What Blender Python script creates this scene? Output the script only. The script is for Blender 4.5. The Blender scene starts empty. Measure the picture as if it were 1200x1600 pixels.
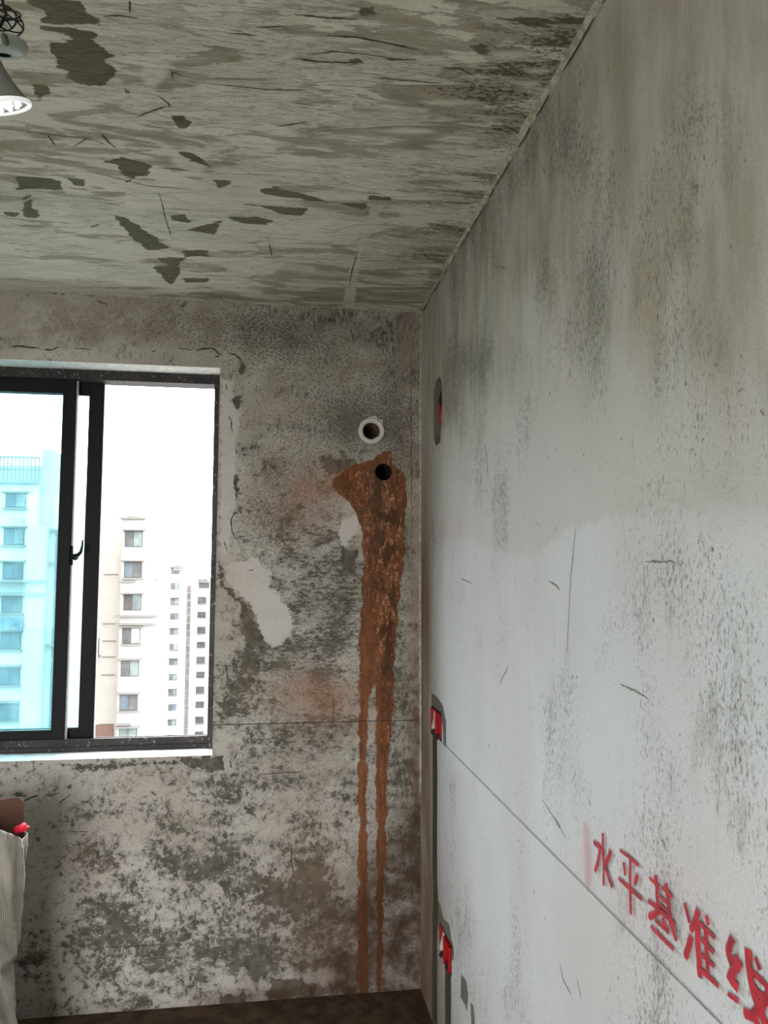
import bpy, bmesh, math, random
import numpy as np
from mathutils import Vector, Matrix

# ---------------------------------------------------------------- camera, world, exposure
SC = bpy.context.scene
COL = SC.collection
F = 1202.0
YAW, PITCH, ROLL = .1452, .0755, .004
CAM = np.array([-.5794, -2.9641, 1.5674])
_f = np.array([math.sin(YAW)*math.cos(PITCH), math.cos(YAW)*math.cos(PITCH), math.sin(PITCH)])
_r = np.array([math.cos(YAW), -math.sin(YAW), 0.]); _u = np.cross(_r, _f)
_R = _r*math.cos(ROLL)+_u*math.sin(ROLL); _U = -_r*math.sin(ROLL)+_u*math.cos(ROLL)
cam = bpy.data.cameras.new('camera'); co = bpy.data.objects.new('camera', cam); COL.objects.link(co)
M = Matrix.Identity(4)
for i in range(3):
    M[i][0] = _R[i]; M[i][1] = _U[i]; M[i][2] = -_f[i]; M[i][3] = CAM[i]
co.matrix_world = M
cam.sensor_fit = 'VERTICAL'; cam.sensor_height = 36.0; cam.lens = F/1600*36.0
cam.clip_start = .02; cam.clip_end = 2000
SC.camera = co
SC.view_settings.view_transform = 'Standard'; SC.view_settings.look = 'None'
SC.view_settings.gamma = 1; SC.view_settings.use_curve_mapping = False
SC.view_settings.exposure = 1.45

SKY = 6.0
world = bpy.data.worlds.new('overcast'); SC.world = world; world.use_nodes = True
bg = world.node_tree.nodes['Background']
bg.inputs[0].default_value = (.95, .975, 1.0, 1); bg.inputs[1].default_value = SKY
def portal(name, loc, rot, sx, sy):
    l = bpy.data.lights.new(name, 'AREA'); l.shape = 'RECTANGLE'; l.size = sx; l.size_y = sy
    l.cycles.is_portal = True
    o = bpy.data.objects.new(name, l); COL.objects.link(o); o.location = loc; o.rotation_euler = rot
WX0, WX1, WZ0, WZ1 = -1.95, -.784, .883, 2.339          # window opening in the back wall
RX0, RY0, RH = -3.3, -4.6, 2.6                           # the room's far left, its rear and its height
OX0, OX1, OZ1 = -3.0, -1.2, 2.3                         # unseen doorway added behind the camera so daylight fills the room
portal('window_portal', ((WX0+WX1)/2, .25, (WZ0+WZ1)/2), (math.radians(-90), 0, 0), WX1-WX0, WZ1-WZ0)
portal('added_doorway_portal', ((OX0+OX1)/2, RY0-.22, OZ1/2), (math.radians(90), 0, 0), OX1-OX0, OZ1)

# ---------------------------------------------------------------- helpers
def un(px, py, ax, val):
    "world point on the plane axis=val that stands at this place of the photograph"
    d = _f+_R*(px-600)/F-_U*(py-800)/F
    return CAM+d*((val-CAM[ax])/d[ax])
def lin(c, g=1.0):
    return tuple(((x/255)/12.92 if x/255 <= .04045 else (((x/255)+.055)/1.055)**2.4)*g for x in c)+(1,)
def sky_rng(s): return np.random.default_rng(s)

class NT:
    def __init__(s, name):
        s.m = bpy.data.materials.new(name); s.m.use_nodes = True; s.t = s.m.node_tree
        s.t.nodes.clear(); s.out = s.t.nodes.new('ShaderNodeOutputMaterial')
        s.co = s.t.nodes.new('ShaderNodeTexCoord').outputs['Object']
    def n(s, typ, **kw):
        nd = s.t.nodes.new(typ)
        for k, v in kw.items(): setattr(nd, k, v)
        return nd
    def put(s, sock, v):
        if v is None: return
        if isinstance(v, bpy.types.NodeSocket): s.t.links.new(v, sock)
        else: sock.default_value = v
    def math(s, op, a, b=None, c=None, clamp=False):
        nd = s.n('ShaderNodeMath', operation=op, use_clamp=clamp)
        s.put(nd.inputs[0], a); s.put(nd.inputs[1], b)
        if c is not None: s.put(nd.inputs[2], c)
        return nd.outputs[0]
    def mapped(s, scale=(1,1,1), rot=(0,0,0), vec=None, loc=(0,0,0)):
        nd = s.n('ShaderNodeMapping'); s.put(nd.inputs[0], vec or s.co)
        nd.inputs['Scale'].default_value = scale; nd.inputs['Rotation'].default_value = rot; nd.inputs['Location'].default_value = loc
        return nd.outputs[0]
    def noise(s, scale, detail=5, rough=.6, vec=None, dist=0.0, lac=2.0):
        nd = s.n('ShaderNodeTexNoise'); s.put(nd.inputs['Vector'], vec or s.co)
        nd.inputs['Scale'].default_value = scale; nd.inputs['Detail'].default_value = detail
        nd.inputs['Roughness'].default_value = rough; nd.inputs['Distortion'].default_value = dist
        nd.inputs['Lacunarity'].default_value = lac
        return nd.outputs['Fac']
    def voro(s, scale, vec=None, feature='F1'):
        nd = s.n('ShaderNodeTexVoronoi', feature=feature); s.put(nd.inputs['Vector'], vec or s.co)
        nd.inputs['Scale'].default_value = scale
        return nd.outputs['Distance']
    def attr(s, name):
        return s.n('ShaderNodeAttribute', attribute_name=name).outputs['Fac']
    def ramp(s, v, a, b, lo=0.0, hi=1.0, smooth=True):
        nd = s.n('ShaderNodeMapRange', interpolation_type='SMOOTHSTEP' if smooth else 'LINEAR')
        s.put(nd.inputs[0], v); nd.inputs[1].default_value = a; nd.inputs[2].default_value = b
        nd.inputs[3].default_value = lo; nd.inputs[4].default_value = hi
        return nd.outputs[0]
    def mix(s, fac, a, b, mode='MIX'):
        nd = s.n('ShaderNodeMix', data_type='RGBA', blend_type=mode)
        s.put(nd.inputs[0], fac); s.put(nd.inputs[6], a); s.put(nd.inputs[7], b)
        return nd.outputs[2]
    def bump(s, h, strength=.4, dist=.004, normal=None):
        nd = s.n('ShaderNodeBump'); nd.inputs['Strength'].default_value = strength; nd.inputs['Distance'].default_value = dist
        s.put(nd.inputs['Height'], h); s.put(nd.inputs['Normal'], normal)
        return nd.outputs[0]
    def surf(s, col, rough=.85, normal=None, spec=.3, metal=0, **kw):
        b = s.n('ShaderNodeBsdfPrincipled')
        s.put(b.inputs['Base Color'], col); s.put(b.inputs['Roughness'], rough); s.put(b.inputs['Normal'], normal)
        b.inputs['Specular IOR Level'].default_value = spec; b.inputs['Metallic'].default_value = metal
        for k, v in kw.items(): s.put(b.inputs[k], v)
        s.t.links.new(b.outputs[0], s.out.inputs[0]); s.b = b
        return s.m

def simple(name, c, rough=.7, grain=60, amt=.18, bump=.15, spec=.3, metal=0, **kw):
    t = NT(name); c = lin(c)
    n = t.noise(grain, 5, .65)
    col = t.mix(t.ramp(n, .3, .7), tuple(x*(1-amt) for x in c[:3])+(1,), tuple(min(1, x*(1+amt)) for x in c[:3])+(1,))
    return t.surf(col, rough, t.bump(n, bump, .002), spec, metal, **kw)

def link_mesh(name, verts, faces, mat=None, parent=None, smooth=False, uv=None):
    me = bpy.data.meshes.new(name); me.from_pydata([tuple(map(float, v)) for v in verts], [], faces); me.update()
    if mat: me.materials.append(mat)
    if smooth:
        for p in me.polygons: p.use_smooth = True
    if uv is not None:
        l = me.uv_layers.new(name='UVMap')
        for lp in me.loops: l.data[lp.index].uv = uv[lp.vertex_index]
    o = bpy.data.objects.new(name, me); COL.objects.link(o)
    if parent: o.parent = parent
    return o
def tag(o, label=None, cat=None, group=None, kind=None):
    if label: o['label'] = label
    if cat: o['category'] = cat
    if group: o['group'] = group
    if kind: o['kind'] = kind
    return o
def empty(name, loc=(0,0,0), rz=0, parent=None):
    o = bpy.data.objects.new(name, None); COL.objects.link(o); o.location = loc; o.rotation_euler = (0,0,rz)
    o.empty_display_size = .05
    if parent: o.parent = parent
    return o

class MB:
    "collects shapes, then links them as one mesh"
    def __init__(s): s.v = []; s.f = []
    def box(s, a, b):
        x0,y0,z0 = a; x1,y1,z1 = b; k = len(s.v)
        s.v += [(x0,y0,z0),(x1,y0,z0),(x1,y1,z0),(x0,y1,z0),(x0,y0,z1),(x1,y0,z1),(x1,y1,z1),(x0,y1,z1)]
        s.f += [tuple(k+i for i in q) for q in ((0,3,2,1),(4,5,6,7),(0,1,5,4),(1,2,6,5),(2,3,7,6),(3,0,4,7))]
        return s
    def bbox(s, a, b, r=.002):
        "box with chamfered edges"
        bm = bmesh.new(); bmesh.ops.create_cube(bm, size=1)
        c = [(a[i]+b[i])/2 for i in range(3)]; d = [abs(b[i]-a[i]) for i in range(3)]
        for v in bm.verts:
            for i in range(3): v.co[i] = v.co[i]*d[i]+c[i]
        bmesh.ops.bevel(bm, geom=bm.edges[:], offset=min(r, min(d)*.3), segments=2, affect='EDGES')
        bm.verts.index_update(); k = len(s.v)
        s.v += [tuple(v.co) for v in bm.verts]; s.f += [tuple(k+v.index for v in f.verts) for f in bm.faces]; bm.free()
        return s
    def tube(s, pts, r, seg=8, cap=True):
        pts = [Vector(p) for p in pts]; k0 = len(s.v); n = len(pts)
        rr = r if hasattr(r, '__len__') else [r]*n
        t = (pts[1]-pts[0]).normalized(); nrm = t.orthogonal().normalized()
        for i, p in enumerate(pts):
            t2 = ((pts[min(i+1, n-1)]-pts[max(i-1, 0)])).normalized()
            nrm = (nrm-t2*nrm.dot(t2)).normalized(); b = t2.cross(nrm)
            for j in range(seg):
                a = 2*math.pi*j/seg; s.v.append(tuple(p+(nrm*math.cos(a)+b*math.sin(a))*rr[i]))
        for i in range(n-1):
            for j in range(seg):
                a = k0+i*seg+j; b2 = k0+i*seg+(j+1) % seg
                s.f.append((a, b2, b2+seg, a+seg))
        if cap:
            s.f.append(tuple(k0+j for j in range(seg))[::-1]); s.f.append(tuple(k0+(n-1)*seg+j for j in range(seg)))
        return s
    def lathe(s, prof, seg=40, center=(0,0,0), axis='z', closed=False):
        k0 = len(s.v); n = len(prof)
        for r, h in prof:
            for j in range(seg):
                a = 2*math.pi*j/seg; x, y = r*math.cos(a), r*math.sin(a)
                p = (x, y, h) if axis == 'z' else (x, h, y)
                s.v.append(tuple(center[i]+p[i] for i in range(3)))
        for i in range(n if closed else n-1):
            for j in range(seg):
                a = k0+i*seg+j; b = k0+i*seg+(j+1) % seg; c = k0+((i+1) % n)*seg+(j+1) % seg; d = k0+((i+1) % n)*seg+j
                s.f.append((a, b, c, d) if axis == 'z' else (a, d, c, b))
        return s
    def build(s, name, mat, parent=None, smooth=False):
        return link_mesh(name, s.v, s.f, mat, parent, smooth)

# value noise for modelling relief and for the broad wear maps
def vnoise(u, v, seed, octaves=4, gain=.5):
    out = np.zeros_like(u, dtype=float); amp = 1; tot = 0
    for o in range(octaves):
        g = sky_rng(seed*31+o).random((128, 128))
        uu = u*2**o+o*17.3; vv = v*2**o+o*9.1
        i = np.floor(uu).astype(int); j = np.floor(vv).astype(int); fu = uu-i; fv = vv-j
        fu = fu*fu*(3-2*fu); fv = fv*fv*(3-2*fv)
        a = g[i % 128, j % 128]; b = g[(i+1) % 128, j % 128]; c = g[i % 128, (j+1) % 128]; d = g[(i+1) % 128, (j+1) % 128]
        out += amp*((a*(1-fu)+b*fu)*(1-fv)+(c*(1-fu)+d*fu)*fv); tot += amp; amp *= gain
    return out/tot
def sdf_poly(u, v, poly):
    "signed distance in metres, negative inside"
    P = np.array(poly); n = len(P); out = np.full(u.shape, 1.0)
    m = .12; sel = (u > P[:,0].min()-m) & (u < P[:,0].max()+m) & (v > P[:,1].min()-m) & (v < P[:,1].max()+m)
    if not sel.any(): return out
    x = u[sel]; y = v[sel]; d = np.full(x.shape, 9.); ins = np.zeros(x.shape, bool)
    for i in range(n):
        ax, ay = P[i]; bx, by = P[(i+1) % n]; ex, ey = bx-ax, by-ay
        t = np.clip(((x-ax)*ex+(y-ay)*ey)/(ex*ex+ey*ey+1e-12), 0, 1)
        d = np.minimum(d, np.hypot(x-ax-t*ex, y-ay-t*ey))
        c = ((ay > y) != (by > y)) & (x < (bx-ax)*(y-ay)/(by-ay+1e-12)+ax); ins ^= c
    out[sel] = np.clip(np.where(ins, -d, d), -1, 1)
    return out

class Surface:
    "a plane of the room: which axis it stands on, and which two axes run along it"
    def __init__(s, ax, val, a, b, inward): s.ax, s.val, s.a, s.b, s.inw = ax, val, a, b, inward
    def uv(s, px, py):
        p = un(px, py, s.ax, s.val); return np.array([p[s.a], p[s.b]])
    def poly(s, pts): return [s.uv(*p) for p in pts]
    def pos(s, u, v, h=0.0):
        p = [0, 0, 0]; p[s.a] = u; p[s.b] = v; p[s.ax] = s.val+s.inw*h; return tuple(p)
    def blobs(s, u, v, lst):
        "sum of soft spots: (x, y, rx, ry, amount) measured on the photograph, laid on the plane"
        out = np.zeros_like(u)
        for (px, py, rx, ry, amt) in lst:
            c = s.uv(px, py); e1 = (s.uv(px+rx*.5, py)-s.uv(px-rx*.5, py)); e2 = (s.uv(px, py+ry*.5)-s.uv(px, py-ry*.5))
            Mi = np.linalg.inv(np.array([e1, e2]).T)
            du, dv = u-c[0], v-c[1]
            a = Mi[0,0]*du+Mi[0,1]*dv; b = Mi[1,0]*du+Mi[1,1]*dv
            out += amt*np.exp(-(a*a+b*b))
        return out
BACK = Surface(1, 0.0, 0, 2, -1)
RIGHT = Surface(0, 0.0, 1, 2, -1)
CEIL = Surface(2, RH, 0, 1, -1)

def axis_lines(lo, hi, g, must=()):
    n = int(round((hi-lo)/g)); a = np.linspace(lo, hi, n+1)
    for m in must: a[np.argmin(abs(a-m))] = m
    return a
def grid_surface(name, S, us, vs, mat, attrs, disp, drop=None, holes=(), parent=None, warp=None):
    U, V = np.meshgrid(us, vs, indexing='ij'); U = U.copy(); V = V.copy()
    nu, nv = U.shape; D = disp(U, V)
    cu = (us[:-1]+us[1:])/2; cv = (vs[:-1]+vs[1:])/2; CU, CV = np.meshgrid(cu, cv, indexing='ij')
    keep = np.ones(CU.shape, bool)
    if drop is not None: keep &= ~drop(CU, CV)
    at = {k: f(U, V) for k, f in attrs.items()}
    for (hu, hv, r) in holes:                     # bend the grid round each drilled hole
        hu = us[np.argmin(abs(us-hu))]; hv = vs[np.argmin(abs(vs-hv))]
        du, dv = U-hu, V-hv; m = np.maximum(abs(du), abs(dv)); e = np.hypot(du, dv)+1e-9
        keep &= ~(np.maximum(abs(CU-hu), abs(CV-hv)) < r)
        t = np.clip((2.2*r-m)/(1.2*r), 0, 1); k = (1-t)+t*np.minimum(m/e, 1)
        U = np.where(m < 2.2*r, hu+du*k, U); V = np.where(m < 2.2*r, hv+dv*k, V)
        D = np.where(m < 1.3*r, 0, D)
    if warp is not None: U = U+warp(U, V)
    P = np.zeros((nu*nv, 3)); P[:, S.a] = U.ravel(); P[:, S.b] = V.ravel(); P[:, S.ax] = S.val+S.inw*D.ravel()
    I = np.arange(nu*nv).reshape(nu, nv)
    q = np.stack([I[:-1,:-1], I[1:,:-1], I[1:,1:], I[:-1,1:]], -1)[keep]
    e = np.zeros(3); e2 = np.zeros(3); e[S.a] = 1; e2[S.b] = 1
    if np.cross(e, e2)[S.ax]*S.inw < 0: q = q[:, ::-1]
    me = bpy.data.meshes.new(name); nf = len(q)
    me.vertices.add(len(P)); me.vertices.foreach_set('co', P.ravel())
    me.loops.add(nf*4); me.loops.foreach_set('vertex_index', q.ravel().astype(np.int32))
    me.polygons.add(nf); me.polygons.foreach_set('loop_start', np.arange(0, nf*4, 4, dtype=np.int32))
    me.polygons.foreach_set('loop_total', np.full(nf, 4, np.int32))
    me.polygons.foreach_set('use_smooth', np.ones(nf, bool))
    me.update(calc_edges=True)
    for k, a in at.items():
        l = me.attributes.new(k, 'FLOAT', 'POINT'); l.data.foreach_set('value', a.ravel().astype(np.float32))
    me.materials.append(mat)
    o = bpy.data.objects.new(name, me); COL.objects.link(o)
    if parent: o.parent = parent
    return o

def ribbon(S, pts, w, name, mat, parent, h=.0008, taper=True, seed=0, jag=0.0, world=False):
    "a thin raised stroke or a crack lying on a surface, from points on the photograph"
    P = [np.array(p, float) if world else S.uv(*p) for p in pts]
    rs = random.Random(seed+len(pts)*7+int(abs(P[0][0])*1e4))
    Q = []
    for i in range(len(P)-1):
        L = np.linalg.norm(P[i+1]-P[i]); n = max(2, int(L/.006))
        for k in range(n): Q.append(P[i]+(P[i+1]-P[i])*k/n)
    Q.append(P[-1]); Q = np.array(Q)
    if len(pts) > 2 and not jag:                    # round the bends
        for _ in range(2):
            Q[1:-1] = (Q[:-2]+2*Q[1:-1]+Q[2:])/4
    n = len(Q); v = []; f = []; uv = []
    for i in range(n):
        t = Q[min(i+1, n-1)]-Q[max(i-1, 0)]; t /= np.linalg.norm(t)+1e-9; nn = np.array([-t[1], t[0]])
        s = i/(n-1); ww = w*.5*(min(1, .35+3*min(s, 1-s)) if taper else 1)
        a = 1+jag*rs.uniform(-1, 1); b = 1+jag*rs.uniform(-1, 1); off = nn*jag*w*.5*rs.uniform(-1, 1)
        for k, q in ((0, Q[i]+nn*ww*a+off), (.5, Q[i]+off), (1, Q[i]-nn*ww*b+off)):
            v.append(S.pos(q[0], q[1], h if k != .5 else h*1.5)); uv.append((s, k))
    for i in range(n-1):
        a = i*3; f += [(a, a+1, a+4, a+3), (a+1, a+2, a+5, a+4)]
    return link_mesh(name, v, f, mat, parent, True, uv)

# ---------------------------------------------------------------- materials of the room
def mat_back():
    t = NT('weathered_putty_back')
    n_low = t.noise(2.6, 4, .55)
    hor = t.mapped((1.0, 1, 2.6)); ver = t.mapped((2.2, 1, .8), (0, math.radians(18), 0))
    big = t.noise(9, 6, .6, t.mapped((1, 1, 1.5)), .3)
    nh = t.noise(34, 9, .80, hor, .15); nb = t.noise(40, 9, .80, None, .2); nv = t.noise(36, 9, .80, ver)
    dir_ = t.attr('grain')                           # 0 upright, .5 blotchy, 1 level
    w1 = t.ramp(dir_, .5, 1.0, smooth=False); w0 = t.ramp(dir_, 0, .5, smooth=False)
    n = t.mix(w1, t.mix(w0, nv, nb), nh)
    d = t.attr('wear')
    n = t.math('ADD', t.math('MULTIPLY', t.ramp(n, .34, .66, smooth=False), .62), t.math('MULTIPLY', t.ramp(big, .3, .7, smooth=False), .38))
    e = t.math('ADD', n, t.math('MULTIPLY', t.math('SUBTRACT', d, .5), .62))
    m1 = t.ramp(e, .535, .575)                       # crisp islands of bare mortar
    m1s = t.ramp(e, .36, .56, 0, .42)                # thin smeared putty round them
    grit = t.noise(105, 6, .78, t.mapped((1, 1, 1.3), (0, math.radians(25), 0)))
    g = t.attr('grit')
    e2 = t.math('ADD', grit, t.math('MULTIPLY', t.math('SUBTRACT', g, .5), .35))
    m2 = t.ramp(e2, .53, .565)
    m = t.math('MAXIMUM', t.math('MAXIMUM', m1, m1s), t.math('MULTIPLY', m2, .85))
    ce = t.noise(30, 8, .76)
    es = t.math('MULTIPLY', t.math('SUBTRACT', ce, .5), .10)
    bare = t.ramp(t.math('ADD', t.attr('bare'), es), -.001, .002, 1, 0)
    pat = t.ramp(t.math('ADD', t.attr('patch'), es), -.001, .003, 1, 0)
    m = t.math('MAXIMUM', t.math('MULTIPLY', m, t.math('SUBTRACT', 1, pat)), bare)
    put = t.mix(t.ramp(n_low, .35, .65), lin((162, 154, 145)), lin((180, 174, 166)))
    thin = t.attr('thin')
    put = t.mix(t.math('MULTIPLY', thin, t.ramp(t.noise(9, 7, .7), .3, .62)), put, lin((138, 128, 116)))
    put = t.mix(t.math('MULTIPLY', pat, t.ramp(t.noise(14, 6), .3, .6, .5, .85)), put, lin((190, 183, 177)))
    mor = t.mix(t.ramp(t.noise(30, 5), .35, .65), lin((76, 72, 64)), lin((104, 98, 87)))
    col = t.mix(m, put, mor)
    wash = t.math('MULTIPLY', t.attr('wash'), t.ramp(t.noise(11, 7, .7), .25, .6))
    col = t.mix(t.math('MULTIPLY', wash, .8, clamp=True), col, lin((150, 108, 82)))
    dirt_shade = t.math('MULTIPLY', t.attr('dirt_shade'), t.ramp(t.noise(9, 9, .7), .15, .62), clamp=True)  # brown stain, with the shade of the low right part painted in
    col = t.mix(dirt_shade, col, t.mix(t.noise(20, 4), lin((50, 38, 28)), lin((80, 62, 49))))
    # the brown clay run below the drilled hole
    run = t.mapped((9, 1, 1.1)); rb = t.mapped((1.6, 1, 1))
    es2 = t.math('MULTIPLY', t.math('SUBTRACT', t.noise(20, 9, .70, t.mapped((1, 1, .6))), .5), .07)
    rm = t.ramp(t.math('ADD', t.attr('rust'), es2), -.002, .003, 1, 0)
    rr = t.mix(t.ramp(t.noise(7, 7, .7, run), .35, .65), lin((98, 59, 34)), lin((130, 80, 48)))
    fl = t.ramp(t.math('ADD', t.noise(42, 7, .75, rb), t.math('MULTIPLY', t.attr('fleck'), .10)), .61, .66)
    rr = t.mix(fl, rr, lin((182, 128, 96)))
    dk = t.ramp(t.noise(9, 7, .72, t.mapped((2.2, 1, .9))), .44, .56)
    rr = t.mix(t.math('MULTIPLY', dk, t.attr('fleck')), rr, lin((74, 46, 26)))
    col = t.mix(t.math('MULTIPLY', rm, .95), col, rr)
    col = t.mix(t.ramp(t.math('MULTIPLY', t.attr('dirt_shade'), rm), 0, 1.6), col, lin((62, 40, 26)))
    fine = t.noise(260, 3, .6)
    col = t.mix(.35, col, t.mix(t.ramp(fine, .3, .7), (.25,.25,.25,1), (.75,.75,.75,1)), 'OVERLAY')
    h = t.math('SUBTRACT', t.math('MULTIPLY', n, .5), m)
    b = t.bump(h, .55, .0035); b = t.bump(grit, .35, .0016, b)
    return t.surf(col, .9, b, .15)

def mat_right():
    t = NT('skimmed_putty_right')
    v1 = t.mapped((1, 1, .30), (math.radians(-10), 0, 0))
    n_low = t.noise(2.0, 5, .6, t.mapped((1, 1, .5)))
    nn = t.noise(26, 9, .78, v1, .3)
    d = t.attr('wear')
    area = t.noise(3.3, 4, .6, t.mapped((1, 1, .6), (math.radians(-15), 0, 0)))
    e = t.math('ADD', t.math('ADD', nn, t.math('MULTIPLY', t.math('SUBTRACT', d, .5), .5)), t.math('MULTIPLY', t.math('SUBTRACT', area, .5), .45))
    m1 = t.ramp(e, .47, .60, 0, .75)
    grit = t.noise(170, 6, .78, t.mapped((1, 1, .45), (math.radians(-12), 0, 0)))
    e2 = t.math('ADD', t.math('ADD', grit, t.math('MULTIPLY', t.math('SUBTRACT', d, .5), .30)), t.math('MULTIPLY', t.math('SUBTRACT', area, .5), .65))
    m2 = t.ramp(e2, .535, .60)
    pits = t.ramp(t.math('ADD', t.voro(26, t.mapped((1, 1, .6))), t.math('MULTIPLY', t.noise(60, 4), .25)), .15, .19, 1, 0)
    put = t.mix(t.ramp(n_low, .35, .65), lin((186, 186, 186)), lin((178, 174, 174)))
    thin = t.attr('thin')
    ts = t.noise(5, 8, .68, t.mapped((2.2, 2.2, .55), (math.radians(-8), 0, 0)))
    tk = t.math('MULTIPLY', thin, t.ramp(ts, .28, .66, .45, 1.0), clamp=True)
    put = t.mix(tk, put, t.mix(t.ramp(t.noise(4, 5), .4, .6), lin((146, 137, 121)), lin((134, 130, 114))))
    old = t.ramp(t.math('ADD', t.attr('coat'), t.math('MULTIPLY', t.math('SUBTRACT', t.noise(18, 8, .72, v1), .5), .10)), -.002, .012, 0, 1)
    put = t.mix(t.math('MULTIPLY', old, t.math('SUBTRACT', .55, t.math('MULTIPLY', tk, .5))), put, t.mix(t.noise(5, 6), lin((160, 155, 145)), lin((176, 170, 163))))
    col = t.mix(t.math('MULTIPLY', m1, .45), put, lin((112, 108, 98)))
    col = t.mix(t.math('MULTIPLY', m2, .62), col, lin((84, 82, 74)))
    col = t.mix(t.math('MULTIPLY', pits, .7), col, lin((70, 68, 62)))
    es = t.math('MULTIPLY', t.math('SUBTRACT', t.noise(50, 6, .7), .5), .02)
    bare = t.ramp(t.math('ADD', t.attr('bare'), es), -.001, .002, 1, 0)
    col = t.mix(bare, col, t.mix(t.noise(60, 5), lin((70, 70, 66)), lin((112, 112, 106))))
    dirt_shade = t.math('MULTIPLY', t.attr('dirt_shade'), t.ramp(t.noise(8, 6, .65, t.mapped((1, 1, .3))), .2, .6, .5, 1), clamp=True)  # brown stain and the dim shade beside the corner, both painted here
    col = t.mix(dirt_shade, col, lin((112, 92, 74)))
    pink = t.math('MULTIPLY', t.attr('pink'), t.noise(6, 4), clamp=True)
    col = t.mix(pink, col, lin((190, 150, 150)))
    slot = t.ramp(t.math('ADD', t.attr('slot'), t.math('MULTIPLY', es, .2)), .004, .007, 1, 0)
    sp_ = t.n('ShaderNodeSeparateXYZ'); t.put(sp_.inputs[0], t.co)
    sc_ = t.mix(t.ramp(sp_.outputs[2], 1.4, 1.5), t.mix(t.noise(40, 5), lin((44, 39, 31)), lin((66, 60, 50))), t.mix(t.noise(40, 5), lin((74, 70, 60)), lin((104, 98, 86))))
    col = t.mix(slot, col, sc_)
    fine = t.noise(300, 3, .6)
    col = t.mix(.22, col, t.mix(t.ramp(fine, .3, .7), (.3,.3,.3,1), (.7,.7,.7,1)), 'OVERLAY')
    h = t.math('SUBTRACT', t.math('MULTIPLY', t.noise(9, 6, .6, v1), .9), t.math('MULTIPLY', m2, .6))
    b = t.bump(h, .35, .004)
    return t.surf(col, .88, b, .15)

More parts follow.
